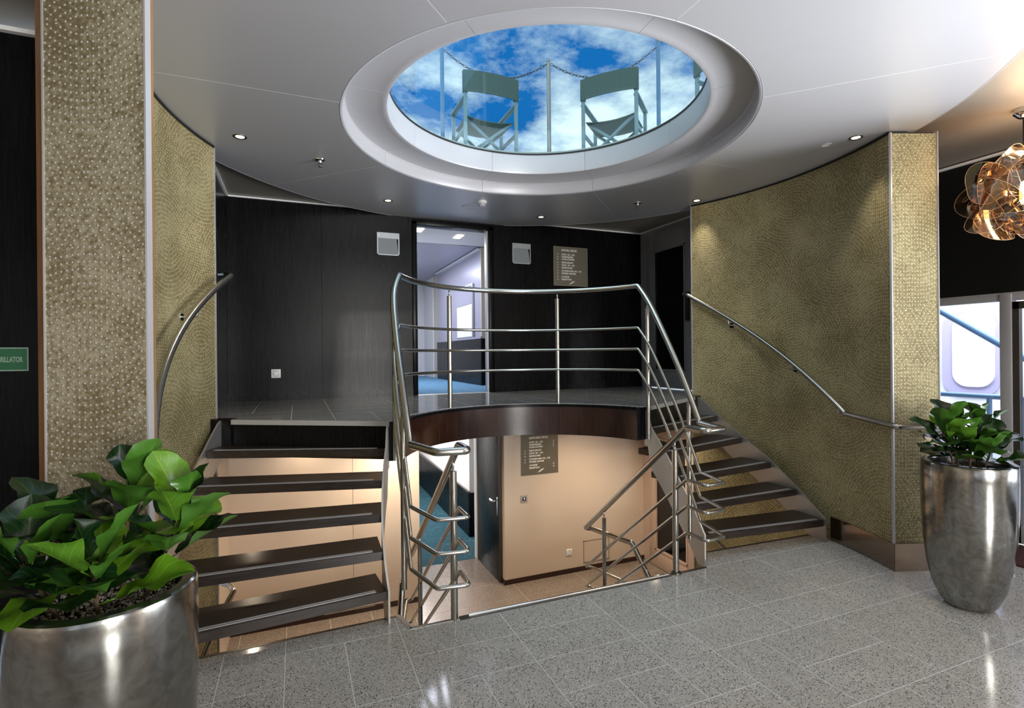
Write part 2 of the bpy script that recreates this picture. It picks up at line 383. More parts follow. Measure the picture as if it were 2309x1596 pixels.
def tube_bm(bm, pts, r, n=12, closed=False, mi=0):
    pts = [Vector(p) for p in pts]; N = len(pts)
    tg = []
    for i in range(N):
        a = pts[(i - 1) % N] if (closed or i > 0) else pts[i]; b = pts[(i + 1) % N] if (closed or i < N - 1) else pts[i]
        tg.append((b - a).normalized())
    up = Vector((0, 0, 1)) if abs(tg[0].z) < 0.9 else Vector((1, 0, 0))
    x = tg[0].cross(up).normalized(); rings = []
    for i in range(N):
        x = (x - tg[i] * x.dot(tg[i])).normalized(); y = tg[i].cross(x)
        sc = 1.0
        if 0 < i < N - 1:
            a1 = (pts[i] - pts[i - 1]).normalized(); c = a1.dot(tg[i]); sc = 1 / max(c, 0.6)
        rings.append([bm.verts.new(pts[i] + (x * math.cos(2 * PI * k / n) + y * math.sin(2 * PI * k / n)) * r) for k in range(n)])
    prs = list(zip(rings, rings[1:])) + ([(rings[-1], rings[0])] if closed else [])
    for A, B in prs:
        for k in range(n):
            f = bm.faces.new((A[k], A[(k + 1) % n], B[(k + 1) % n], B[k])); f.smooth = True; f.material_index = mi
    if not closed:
        bm.faces.new(rings[0][::-1]).material_index = mi; bm.faces.new(rings[-1]).material_index = mi
def tube(name, pts, r, mat, parent=None, n=14, closed=False):
    bm = bmesh.new(); tube_bm(bm, pts, r, n, closed); return bobj(name, bm, mat, parent, angle=50)
def prism(name, poly, z0, z1, mat, parent=None, side_mi=None):
    bm = bmesh.new(); a = [bm.verts.new((p[0], p[1], z0)) for p in poly]; b = [bm.verts.new((p[0], p[1], z1)) for p in poly]
    n = len(poly); bm.faces.new(a[::-1]); bm.faces.new(b)
    for i in range(n):
        f = bm.faces.new((a[i], a[(i + 1) % n], b[(i + 1) % n], b[i]))
        if side_mi is not None: f.material_index = side_mi
    return bobj(name, bm, mat, parent)
X0, Y0 = 1.70, 3.46                 # centre of the rooflight and of the round hall
def P(R, deg, s=1):                 # polar, deg from +x; s=-1 mirrors to the left
    t = math.radians(deg); return (X0 + s * R * math.cos(t), Y0 + R * math.sin(t))
def arc(R, a0, a1, n=24, s=1): return [P(R, a0 + (a1 - a0) * i / n, s) for i in range(n + 1)]
def arc_wall(name, R0, R1, a0, a1, z0, z1, mat, parent=None, n=48, s=1, zf=None, rf=None):
    """curved slab between radii; UV in metres (arc length, height). zf(t)->(z0,z1) optional"""
    bm = bmesh.new(); uvl = bm.loops.layers.uv.new('UVMap'); q = []
    for i in range(n + 1):
        t = i / n; a = a0 + (a1 - a0) * t; za, zb = (z0, z1) if zf is None else zf(a)
        dR = rf(a) if rf else 0.0
        p, o = P(R0 + dR, a, s), P(R1 + dR, a, s)
        q.append((bm.verts.new((*p, za)), bm.verts.new((*p, zb)), bm.verts.new((*o, zb)), bm.verts.new((*o, za)), math.radians(a) * R0))
    for A, B in zip(q, q[1:]):
        for k in range(4):
            f = bm.faces.new((A[k], B[k], B[(k + 1) % 4], A[(k + 1) % 4])); f.smooth = (k in (0, 2))
            for l in f.loops:
                u = A[4] if l.vert in A[:4] else B[4]; l[uvl].uv = (u, l.vert.co.z)
    for A in (q[0], q[-1]):
        f = bm.faces.new(A[:4])
        for l in f.loops: l[uvl].uv = (l.vert.co.x, l.vert.co.z)
    return bobj(name, bm, mat, parent, angle=35)

# tiles cut to an outline --------------------------------------------------
def clip(tile, region):
    if sum(a[0] * b[1] - b[0] * a[1] for a, b in zip(region, region[1:] + region[:1])) < 0: region = region[::-1]
    v = [Vector(p) for p in tile] + [Vector(p) for p in region]; n = len(tile); k = len(region)
    vo, eo, fo, _, _, of = geometry.delaunay_2d_cdt(v, [], [list(range(n)), list(range(n, n + k))], 0, 1e-5, True)
    fs = [f for f, src in zip(fo, of) if 0 in src and 1 in src]
    return vo, fs
def tile_obj(name, tile, region, z, th, mat, parent):
    vo, fs = clip(tile, region)
    if not fs: return None
    A = 0
    bm = bmesh.new(); vm = {}
    for f in fs:
        a, b, c = [vo[i] for i in f]; A += abs((b - a).cross(c - a)) / 2
        for i in f:
            if i not in vm: vm[i] = bm.verts.new((vo[i].x, vo[i].y, z))
        bm.faces.new([vm[i] for i in f])
    if A < 0.0012: bm.free(); return None
    bmesh.ops.recalc_face_normals(bm, faces=bm.faces)
    bmesh.ops.dissolve_limit(bm, angle_limit=0.02, verts=bm.verts, edges=bm.edges)
    for f in bm.faces:
        if f.normal.z < 0: f.normal_flip()
    ex = bmesh.ops.extrude_face_region(bm, geom=bm.faces[:])
    vs = [g for g in ex['geom'] if isinstance(g, bmesh.types.BMVert)]
    for v_ in vs: v_.co.z -= th
    return bobj(name, bm, mat, parent)
def domino(nx, ny, seed, fixed=()):
    """cover an nx*ny grid with 2x1, 1x2 and 2x2 cells like the photo's mixed-format paving"""
    rnd = random.Random(seed); g = {}; out = []
    def put(i, j, w, h):
        if any((i + a, j + b) in g or i + a >= nx or j + b >= ny for a in range(w) for b in range(h)): return False
        for a in range(w):
            for b in range(h): g[(i + a, j + b)] = 1
        out.append((i, j, w, h)); return True
    for f in fixed: put(*f)
    for j in range(ny):
        for i in range(nx):
            if (i, j) in g: continue
            for w, h in rnd.choice((((2, 1), (1, 2), (1, 1)), ((1, 2), (2, 1), (1, 1)), ((2, 2), (2, 1), (1, 2), (1, 1)), ((2, 1), (1, 2), (1, 1)))):
                if put(i, j, w, h): break
    return out
def pave(parent, region, x0, y0, dx, dy, nx, ny, seed, z, th, mat, gap=0.0022, fixed=()):
    for i, j, w, h in domino(nx, ny, seed, fixed):
        a, b = x0 + i * dx + gap, y0 + j * dy + gap; c, d = x0 + (i + w) * dx - gap, y0 + (j + h) * dy - gap
        tile_obj('floor_tile', [(a, b), (c, b), (c, d), (a, d)], region, z, th, mat, parent)

# ------------------------------------------------------------------ levels
ZL, ZB, ZC, ZC2 = 1.135, -1.25, 3.19, 3.25   # landing, lower deck, ceiling disc, landing ceiling
YB = 6.05                                     # back wall
# nosing lines: (z, y at |dx|=1.12, y at |dx|=2.32)
NOSE = [(ZL, 3.76, 4.46), (0.945, 3.735, 4.20), (0.755, 3.60, 3.925), (0.565, 3.48, 3.62), (0.375, 3.34, 3.36), (0.185, 3.21, 3.09)]
def ynose(k, dx): _, a, b = NOSE[k]; return a + (b - a) * (dx - 1.12) / 1.20
RIK = (1.165, 1.165, 1.18, 1.195, 1.215, 1.235)   # inner end of each nosing
RW, RI = 2.50, 1.20                           # gold wall radius, inner string radius
def on_nose(k, R, off=0.0, s=1):
    """point where nosing line k (moved back by off) meets radius R"""
    dx = R
    for _ in range(30):
        y = ynose(k, dx) + off; dx = math.sqrt(max(R * R - (y - Y0) ** 2, 0.01))
    return (X0 + s * dx, ynose(k, dx) + off)

# ------------------------------------------------------------------ floors
lin_l, lin_r = on_nose(0, 1.07), on_nose(0, RW + 0.06)
opening = [(-0.86, 3.215), (0.585, 3.255), (0.625, 3.075), (2.80, 3.075), (3.02, 3.30), (4.26, 3.25)]
main_region = [(-1.35, 0.62), (5.43, 0.62), (5.43, 2.36), (4.30, 2.36), (4.06, 2.46), (4.17, 2.9), (4.26, 3.25), (3.03, 3.312), (2.80, 3.062), (0.625, 3.062), (0.585, 3.240), (-0.86, 3.200), (-1.35, 3.20)]
fl = empty_struct('floor')
slab = prism('floor_slab', [(-4.5, -5.4), (5.45, -5.4), (5.45, 3.30), (4.26, 3.30), (4.26, 3.24), (3.03, 3.30), (2.80, 3.07), (0.625, 3.07), (0.585, 3.25), (-0.86, 3.21), (-4.5, 3.21)], -0.26, -0.0008, 'grout', fl)
fx = [(10, 6, 2, 1), (9, 4, 1, 2), (10, 5, 1, 2), (11, 4, 1, 1)]
pave(fl, main_region, 0.235 - 0.3035 * 5, 0.74, 0.3035, 0.2915, 23, 9, 11, 0.0, 0.0035, 'terrazzo', fixed=[(8, 5, 2, 1), (10, 4, 1, 2), (9, 4, 1, 1), (7, 4, 1, 2), (7, 3, 2, 1), (11, 6, 2, 1), (12, 3, 2, 1), (8, 6, 2, 1), (4, 6, 1, 2), (5, 6, 1, 2)])
bm = bmesh.new()
for i in range(-4, 5):
    for j in range(-5, 1):
        box(bm, i * 1.0 + 0.002, i * 1.0 + 0.998, j * 1.0 - 0.4 + 0.002, min(j + 0.6 - 0.002, 0.61), -0.0035, 0.0)
rear = bobj('rear_paving', bm, 'terrazzo', fl); rear['kind'] = 'stuff'
# upper landing
fl2 = empty_struct('floor')
land_in = [P(1.07, a) for a in [17 + (163 - 17) * i / 40 for i in range(41)]]
land_poly = [P(1.07, 17), on_nose(0, 1.14, .04), on_nose(0, 2.46, .04), (3.98, 4.55), (4.42, 4.62), (4.42, YB), (-0.65, YB), (-0.65, 4.62), (-0.58, 4.55), on_nose(0, 2.46, .04, s=-1), on_nose(0, 1.14, .04, s=-1)] + land_in[::-1]
prism('landing_slab', land_poly, 0.86, ZL - 0.0038, 'maroon_wood', fl2)
lp_in = [P(1.085, 17), (on_nose(0, 1.14)[0], on_nose(0, 1.14)[1] + 0.015), (on_nose(0, 2.46)[0], on_nose(0, 2.46)[1] + .015)] + land_poly[3:9] + [(on_nose(0, 2.46, s=-1)[0], on_nose(0, 2.46, s=-1)[1] + .015), (on_nose(0, 1.14, s=-1)[0], on_nose(0, 1.14, s=-1)[1] + .015)] + [P(1.085, 163 - (163 - 17) * i / 40) for i in range(41)]
prism('landing_grout', lp_in, ZL - 0.0038, ZL - 0.0008, 'grout_land', fl2)
pave(fl2, lp_in, -0.04 - 0.30 * 3, 3.55, 0.30, 0.305, 18, 9, 5, ZL, 0.003, 'landing_tile')
# curved fascia of the landing with its nosing edge
fas = arc_wall('landing_fascia', 1.045, 1.08, 17, 163, 0.848, ZL - 0.028, 'maroon_wood', fl2, n=60)
arc_wall('fascia_edge', 1.030, 1.08, 17, 163, ZL - 0.028, ZL - 0.004, 'black_wood', fl2, n=60)
for s in (1, -1):
    a = P(1.045, 17, s); b = on_nose(0, 1.16, 0.03, s)
    prism('fascia_return', [a, b, (b[0], b[1] + 0.05), (a[0], a[1] + 0.05)], 0.848, ZL - 0.005, 'black_wood', fl2)
# lower deck floor
fl3 = empty_struct('floor')
low_poly = [(-0.95, 4.35), (-0.95, YB), (1.30, YB), (1.30, 7.0), (2.36, 7.0), (2.36, YB), (4.45, YB), (4.45, 4.35)]
prism('lower_slab', low_poly, ZB - 0.22, ZB - 0.0008, 'grout_land', fl3)
pave(fl3, low_poly, -0.98, 4.36, 0.43, 0.44, 13, 7, 3, ZB, 0.0035, 'terrazzo_warm', gap=0.0015)
prism('carpet', [(0.9, 7.0), (4.6, 7.0), (4.6, 13.5), (0.9, 13.5)], ZB - 0.05, ZB, 'carpet_teal', fl3)
prism('base_slab', [(-0.95, 0.3), (4.45, 0.3), (4.45, 4.4), (-0.95, 4.4)], -2.55, -2.42, 'terrazzo_warm', fl3)

# ------------------------------------------------------------------ round gold walls
def gold_side(s, name, label):
    w = empty_struct(name, label)
    arc_wall('wall_panel', RW, RW + 0.12, -23, 25, -2.42, ZC, 'gold_wall', w, n=56, s=s)
    # metal edge at the landing end
    a = P(RW - 0.004, 25, s); b = P(RW + 0.13, 25.2, s)
    arc_wall('edge_trim', RW - 0.006, RW + 0.125, 25, 25.25, -1.25, ZC, 'alu', w, n=1, s=s)
    # shadow gap at the ceiling
    arc_wall('shadow_gap', RW - 0.010, RW + 0.125, -23, 25, ZC - 0.016, ZC + 0.01, 'black', w, n=56, s=s)
    return w
wr = gold_side(1, 'wall_right', 'curved gold dotted wall right of the stairs')
wl = gold_side(-1, 'wall_left', 'curved gold dotted wall left of the stairs')
def quad_panel(name, a, b, z0, z1, mat, parent, th=0.02, u0=0.0):
    """flat panel from a to b seen from the right-hand side, UV in metres"""
    a, b = Vector((*a, 0)), Vector((*b, 0)); d = (b - a); L = d.length; d.normalize(); nrm = Vector((-d.y, d.x, 0))
    bm = bmesh.new(); uvl = bm.loops.layers.uv.new('UVMap')
    vs = {}
    for i, (u, k) in enumerate(((0, 0), (L, 0), (L, th), (0, th))):
        for j, z in enumerate((z0, z1)):
            p = a + d * u + nrm * k; vs[(i, j)] = (bm.verts.new((p.x, p.y, z)), u)
    fl_ = [[(i, 0), ((i + 1) % 4, 0), ((i + 1) % 4, 1), (i, 1)] for i in range(4)] + [[(i, 0) for i in range(4)], [(i, 1) for i in range(4)]]
    for f in fl_:
        F = bm.faces.new([vs[k][0] for k in f])
        for l, k in zip(F.loops, f): l[uvl].uv = (u0 + vs[k][1], l.vert.co.z)
    return bobj(name, bm, mat, parent)
# right wall end: flat face
A, B = P(RW, -23), (4.322, 2.359)
quad_panel('end_panel', (A[0], A[1]), B, 0.2, ZC - 0.015, 'gold_wall', wr, u0=3.0)
prism('end_core', [(A[0] + .012, A[1] + .02), (B[0], B[1] + .02), (4.66, 2.56), (4.30, 2.72)], 0, ZC, 'black_wall', wr)
obox('edge_trim', (B[0] - .004, B[0] + .008, B[1] - .006, B[1] + .02, 0, ZC), 'alu', wr)
obox('edge_trim', (A[0] - .008, A[0] + .006, A[1] - .008, A[1] + .006, 0, ZC - .01), 'alu', wr)
# bronze skirting of the right wall
b_ = empty_struct('baseboard_right')
arc_wall('skirting', RW - 0.012, RW, -23.3, -8.5, 0, 0.2, 'copper_base', b_, n=16)
quad_panel('skirting', (A[0] - .012, A[1] - .014), (B[0], B[1] - .012), 0, 0.2, 'copper_base', b_, th=0.012)
b_ = empty_struct('baseboard_left')
arc_wall('skirting', RW - 0.012, RW, -23.3, -8.5, 0, 0.2, 'copper_base', b_, n=16, s=-1)

# near left column
c0, c1 = Vector((-0.862, 2.461)), Vector((-0.511, 2.317))
colm = thing('column', 'tall studded gold column behind the large left planter', 'column', (c1.x, c1.y, 0))
def lp(p): return (p[0] - c1.x, p[1] - c1.y)
quad_panel('front_panel', lp(c0), lp(c1), 0.0, ZC, 'gold_column', colm, th=0.02)
prism('core', [lp(p) for p in ((-0.852, 2.475), (-0.505, 2.335), (-0.535, 2.56), (-0.944, 2.63))], 0, ZC, 'wood_side', colm)
d = (c1 - c0).normalized(); nn = Vector((d.y, -d.x))
for q in (c0, c1):
    a = q - d * .0035 + nn * .003; b = q + d * .0035 + nn * .003; e_ = b - nn * .03; f_ = a - nn * .03
    prism('corner_trim', [lp(a), lp(b), lp(e_), lp(f_)], 0, ZC, 'alu', colm)

# ------------------------------------------------------------------ back wall, upper
wb = empty_struct('wall_back', 'black wood panelled wall behind the landing')
xs = [-0.65, 0.26, 1.245]
for a, b in zip(xs, xs[1:]): obox('wall_panel', (a + .002, b - .002, YB, YB + .03, ZL, ZC2), 'black_wood', wb)
xs = [2.245, 3.30, 4.37, 4.42]
for a, b in zip(xs, xs[1:]): obox('wall_panel', (a + .002, b - .002, YB, YB + .03, ZL, ZC2), 'black_wood', wb)
obox('wall_panel', (1.245, 2.245, YB, YB + .03, 3.15, ZC2), 'black_wood', wb)
obox('wall_core', (-0.8, 1.24, YB + .03, YB + .10, ZL - .2, ZC2), 'black_wall', wb)
obox('wall_core', (2.25, 4.6, YB + .03, YB + .10, ZL - .2, ZC2), 'black_wall', wb)
obox('wall_core', (1.24, 2.25, YB + .03, YB + .10, 3.15, ZC2), 'black_wall', wb)
t_ = empty_struct('baseboard_back')
obox('skirting', (-0.65, 1.245, YB - .012, YB, ZL, ZL + .07), 'black_wood', t_)
obox('skirting', (2.245, 4.42, YB - .012, YB, ZL, ZL + .07), 'black_wood', t_)
# side wall of the landing on the left, door wall on the right
w_ = struct(obox('wall_left', (-0.70, -0.65, 4.62, YB, .86, ZC2), 'black_wood'))
w_ = struct(obox('wall_left', (-0.70, -0.65, 4.62, YB, ZB, .86), 'tan_panel'))
# ceiling edge trims
for k, bx_ in enumerate(((-0.65, 4.42, YB - .022, YB - .002, ZC2 - .018, ZC2 - .003), (-0.65, -0.628, 4.6, YB, ZC2 - .018, ZC2 - .003), (4.398, 4.42, 4.6, YB, ZC2 - .018, ZC2 - .003))):
    struct(obox('trim_%d' % (k + 1), bx_, 'white_trim'))
# corridor doorway frame (upper)
dr = empty_struct('door_1', 'open doorway to the pale corridor with a black wood frame')
obox('door_jamb', (1.245, 1.30, YB - .02, YB + .14, ZL, 3.15), 'black_wood', dr, bev=.004)
obox('door_jamb', (2.185, 2.245, YB - .02, YB + .14, ZL, 3.15), 'black_wood', dr, bev=.004)
obox('door_head', (1.245, 2.245, YB - .02, YB + .14, 3.11, 3.165), 'black_wood', dr, bev=.004)
obox('door_stop', (2.165, 2.185, YB + .03, YB + .10, ZL, 3.11), 'alu', dr)
obox('door_stop', (1.30, 1.308, YB + .03, YB + .08, ZL, 3.11), 'black_wood', dr)
obox('threshold', (1.30, 2.185, YB - .0, YB + .06, ZL - .01, ZL + .004), 'alu', dr)
# upper corridor
cw_ = empty_struct('wall_corridor', 'pale corridor beyond the landing doorway')
obox('corridor_floor', (0.9, 4.0, YB + .06, 12.5, ZL - .06, ZL + .002), 'carpet_blue', cw_)
obox('corridor_wall', (2.55, 2.62, 7.42, 10.0, ZL, 3.2), 'corr_wall', cw_)
obox('corridor_wall', (2.55, 3.6, 7.40, 7.42, ZL, 3.2), 'corr_beige', cw_)
obox('corridor_wall', (2.62, 3.4, 10.0, 10.6, ZL, 3.2), 'corr_beige', cw_)
obox('corridor_wall', (1.1, 1.2, YB + .15, 12.5, ZL, 3.2), 'corr_white', cw_)
obox('corridor_wall', (1.1, 2.9, 11.4, 11.5, ZL, 3.2), 'corr_white', cw_)
obox('corridor_wall', (2.25, 3.4, YB + .15, YB + .2, ZL, 3.2), 'corr_beige', cw_)
obox('corridor_wall', (3.3, 3.4, YB + .2, 7.42, ZL, 3.2), 'corr_beige', cw_)
obox('corridor_wall', (2.60, 2.70, 10.6, 11.4, ZL, 3.2), 'corr_white', cw_)
obox('wainscot', (2.53, 2.55, 7.39, 10.0, ZL, ZL + .70), 'black_wood', cw_)
obox('wainscot', (2.53, 3.3, 7.37, 7.40, ZL, ZL + .70), 'black_wood', cw_)
obox('dado_rail', (2.52, 2.55, 7.36, 10.0, ZL + .70, ZL + .73), 'corr_wall', cw_)
obox('corridor_ceiling', (1.1, 3.4, YB + .10, 7.4, 3.20, 3.26), 'corr_white', cw_)
obox('corridor_ceiling', (1.1, 3.4, 7.4, 12.0, 3.19, 3.26), 'corr_wall', cw_)
obox('ceiling_edge_strip', (2.50, 2.55, 7.4, 10.0, 3.16, 3.175), 'white_trim', cw_)
for x_, y_ in ((1.42, 6.55), (2.0, 6.75)):
    o = tag(obox('corridor_light', (x_, x_ + .09, y_, y_ + .22, 3.192, 3.199), 'corr_lamp'), 'small oblong warm light in the corridor ceiling, ' + ('left one' if x_ < 1.7 else 'right one'), 'ceiling light', 'corridor ceiling lights')
pc = thing('picture', 'white framed square picture on the upper corridor wall', 'picture', (2.545, 8.15, 2.28))
obox('frame', (-.03, 0, -.42, .42, -.42, .42), 'alu', pc, bev=.004); obox('canvas', (-.034, -.028, -.40, .40, -.40, .10), 'corr_white', pc); obox('canvas', (-.034, -.028, -.40, .40, .11, .40), 'corr_wall', pc)

# grey glazed door on the right of the landing
def glazed_door(n, z0, z1, mf, label):
    d_ = empty_struct('door_%d' % n, label); x = 4.42
    obox('door_frame', (x, x + .06, 5.90, YB, z0, z1), mf, d_); obox('door_frame', (x, x + .06, 4.62, YB, z1, ZC2 if z1 > 2 else z1 + .35), mf, d_)
    obox('door_frame', (x, x + .06, 4.62, 5.02, z0, z1), 'black_wood' if n == 2 else mf, d_)
    lf = obox('door_leaf', (x - .012, x + .04, 5.76, 5.895, z0 + .01, z1), mf, d_, bev=.003)
    obox('door_leaf', (x - .012, x + .04, 5.03, 5.15, z0 + .01, z1), mf, d_, bev=.003)
    obox('door_leaf', (x - .012, x + .04, 5.15, 5.76, z0 + .01, z0 + .24), mf, d_, bev=.003)
    obox('door_leaf', (x - .012, x + .04, 5.15, 5.76, z1 - .26, z1), mf, d_, bev=.003)
    obox('door_glass', (x + .005, x + .02, 5.15, 5.76, z0 + .24, z1 - .26), 'glass_dark', d_)
    bm = bmesh.new()
    for b in ((5.14, 5.165, z0 + .23, z1 - .25), (5.745, 5.77, z0 + .23, z1 - .25), (5.14, 5.77, z0 + .225, z0 + .25), (5.14, 5.77, z1 - .27, z1 - .245)): box(bm, x - .02, x + .005, *b)
    bobj('glazing_bead', bm, mf, d_)
    obox('door_handle', (x - .05, x - .012, 5.06, 5.11, z0 + .85, z0 + 1.20), 'dark_steel', d_, bev=.004)
glazed_door(2, ZL, 3.19, 'grey_door', 'grey framed door with a tall dark glass pane right of the landing')
glazed_door(3, ZB, 0.72, 'lower_door', 'beige framed door with dark glass on the lower deck')

# ------------------------------------------------------------------ lower deck walls
wlw = empty_struct('wall_lower', 'champagne panelled wall of the lower deck under the landing')
obox('wall_panel', (-0.65, 0.56, YB - .01, YB + .1, ZB + .05, 0.86), 'tan_panel', wlw)
obox('wall_panel', (0.564, 1.30, YB - .01, YB + .1, ZB + .05, 0.86), 'tan_panel', wlw)
obox('wall_panel', (2.357, 4.45, YB - .01, YB + .1, ZB + .05, 0.86), 'tan_panel', wlw)
obox('wall_return', (2.36, 2.44, YB - .0, 7.0, ZB, 0.86), 'tan_panel', wlw)
obox('wall_side', (1.22, 1.30, YB + .1, 13.3, ZB, 0.86), 'corr_white', wlw)
obox('skirting', (-0.65, 1.31, YB - .02, YB, ZB, ZB + .06), 'maroon_wood', wlw)
obox('skirting', (2.35, 4.45, YB - .02, YB, ZB, ZB + .06), 'maroon_wood', wlw)
obox('skirting', (2.345, 2.36, YB - .02, 6.9, ZB, ZB + .06), 'maroon_wood', wlw)
obox('corridor_wall', (2.49, 2.56, 7.9, 12.8, ZB, 0.80), 'corr_white', wlw)
obox('corridor_wall', (2.49, 3.3, 7.88, 7.90, ZB, 0.80), 'corr_white', wlw)
obox('wainscot', (2.47, 2.49, 7.87, 12.8, ZB, ZB + .68), 'black_wood', wlw)
obox('wainscot', (2.47, 3.3, 7.85, 7.88, ZB, ZB + .68), 'black_wood', wlw)
obox('dado_rail', (2.455, 2.49, 7.84, 12.8, ZB + .68, ZB + .71), 'maroon_wood', wlw)
obox('corridor_wall', (1.2, 2.6, 12.8, 12.9, ZB, .8), 'corr_white', wlw)
obox('corridor_wall', (3.2, 3.3, 7.0, 7.9, ZB, .8), 'corr_white', wlw)
obox('corridor_ceiling', (1.2, 3.3, YB + .1, 12.9, .80, .90), 'corr_white', wlw)
obox('door_frame', (2.30, 2.40, 6.97, 7.06, ZB, .80), 'white_trim', wlw)
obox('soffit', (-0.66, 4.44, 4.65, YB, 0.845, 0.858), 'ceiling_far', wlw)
obox('wall_side', (4.45, 4.52, 4.0, 5.05, ZB, 0.86), 'tan_panel', wlw)
obox('wall_rear', (-1.0, 4.6, 0.25, 0.32, -2.5, -0.26), 'tan_panel', wlw)
# access panels
for k, (xa, xb, za, zb) in enumerate(((3.463, 3.857, -1.148, -0.86), (0.25, 0.79, -1.20, -0.94))):
    p_ = thing('access_panel', ('square flush access panel low on the lower deck wall near the glazed door', 'wide flush access panel on the lower wall seen between the left treads')[k], 'panel', ((xa + xb) / 2, YB - .01, (za + zb) / 2))
    w2, h2 = (xb - xa) / 2, (zb - za) / 2
    obox('panel_door', (-w2 + .012, w2 - .012, -.006, 0, -h2 + .012, h2 - .012), 'tan_panel', p_)
    bm = bmesh.new()
    for b in ((-w2, -w2 + .009, -h2, h2), (w2 - .009, w2, -h2, h2), (-w2, w2, -h2, -h2 + .009), (-w2, w2, h2 - .009, h2)): box(bm, b[0], b[1], -.011, 0, b[2], b[3])
    bobj('panel_frame', bm, 'sign_edge', p_)
# open black door leaf of the lower corridor
dl = empty_struct('door_4', 'open black door leaf of the lower deck corridor')
obox('door_leaf', (2.315, 2.352, 6.12, 6.98, ZB + .008, 0.80), 'black_wood', dl, bev=.003)
obox('leaf_edge', (2.313, 2.354, 6.115, 6.121, ZB + .008, 0.80), 'dark_steel', dl)
for sx_, xx in ((-1, 2.313), (1, 2.354)):
    hb = obox('handle_plate', (xx - .004, xx + .004, 6.155, 6.195, -.42, -.19), 'chrome', dl, bev=.002)
    pts = fillet([(xx, 6.175, -.235), (xx + sx_ * .055, 6.175, -.235), (xx + sx_ * .055, 6.29, -.235)], .02) if sx_ < 0 else [(xx, 6.175, -.235), (xx + .01, 6.175, -.235)]
    tube('door_handle', pts, .009, 'chrome', dl, n=10)
tube('door_handle', fillet([(2.30, 6.185, -.24), (2.25, 6.175, -.24), (2.245, 6.28, -.24), (2.275, 6.29, -.24)], .02), .009, 'chrome', dl, n=10)

# ------------------------------------------------------------------ ceiling
ce = empty_struct('ceiling')
R_DISC = 2.68
prism('ceiling_deck', [P(R_DISC, 360 * i / 64) for i in range(64)][::1] if False else [P(1.50, 0), P(1.51, 0), P(1.505, 1)], ZC2 + .2, ZC2 + .201, 'seam', ce)
for k in range(8):
    a0, a1 = 45 * k, 45 * (k + 1)
    g0 = math.degrees(.0016 / 1.43); 
    n = 24; bm = bmesh.new(); inn = []; out_ = []
    for i in range(n + 1):
        a = a0 + (a1 - a0) * i / n
        gi = math.degrees(.0016 / 1.43) * (1 - 2 * i / n); go = math.degrees(.0016 / R_DISC) * (1 - 2 * i / n)
        inn.append(P(1.435, a + gi)); out_.append(P(R_DISC, a + go))
    v = {}
    for i in range(n + 1):
        for j, (q, z) in enumerate(((inn[i], ZC), (out_[i], ZC), (out_[i], ZC + .03), (inn[i], ZC + .03))): v[i, j] = bm.verts.new((*q, z))
    for i in range(n):
        for j in range(4): bm.faces.new((v[i, j], v[i, (j + 1) % 4], v[i + 1, (j + 1) % 4], v[i + 1, j]))
    for i in (0, n): bm.faces.new([v[i, j] for j in range(4)])
    bobj('ceiling_panel', bm, 'ceiling', ce)
arc_wall('panel_backing', 1.44, R_DISC, 0, 360, ZC + .0006, ZC + .06, 'seam', ce, n=96)
# ceiling beyond the disc: one plate with the disc cut out, over hall, landing and lobby
bm = bmesh.new(); N_ = 96; ins = [bm.verts.new((*P(R_DISC - .04, 360 * i / N_), ZC2)) for i in range(N_)]
outer = []
for i in range(N_):
    a = math.radians(360 * i / N_); dx_, dy_ = math.cos(a), math.sin(a); tt = []
    if dx_ > 1e-6: tt.append((5.55 - X0) / dx_)
    if dx_ < -1e-6: tt.append((-4.5 - X0) / dx_)
    if dy_ > 1e-6: tt.append((YB + .1 - Y0) / dy_)
    if dy_ < -1e-6: tt.append((-5.4 - Y0) / dy_)
    t_ = max(min(tt), R_DISC - .02)
    outer.append(bm.verts.new((X0 + dx_ * t_, Y0 + dy_ * t_, ZC2)))
for i in range(N_):
    j = (i + 1) % N_; bm.faces.new((ins[i], ins[j], outer[j], outer[i]))
ex = bmesh.ops.extrude_face_region(bm, geom=bm.faces[:])
for g in ex['geom']:
    if isinstance(g, bmesh.types.BMVert): g.co.z += .08
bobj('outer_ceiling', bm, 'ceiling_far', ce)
bm = bmesh.new()
for (cx_, cy2) in ((5.5, YB + .1), (-4.5, YB + .1), (5.5, -5.4), (-4.5, -5.4)): pass
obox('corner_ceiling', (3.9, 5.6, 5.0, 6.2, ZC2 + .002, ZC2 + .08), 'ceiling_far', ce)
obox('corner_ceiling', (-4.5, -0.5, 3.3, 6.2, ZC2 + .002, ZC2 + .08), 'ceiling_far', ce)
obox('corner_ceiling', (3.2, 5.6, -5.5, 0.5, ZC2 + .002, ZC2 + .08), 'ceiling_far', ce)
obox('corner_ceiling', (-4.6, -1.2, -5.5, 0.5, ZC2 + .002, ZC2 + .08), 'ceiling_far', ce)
arc_wall('disc_edge', R_DISC, R_DISC + .006, 0, 360, ZC - .001, ZC2, 'ceiling', ce, n=96)

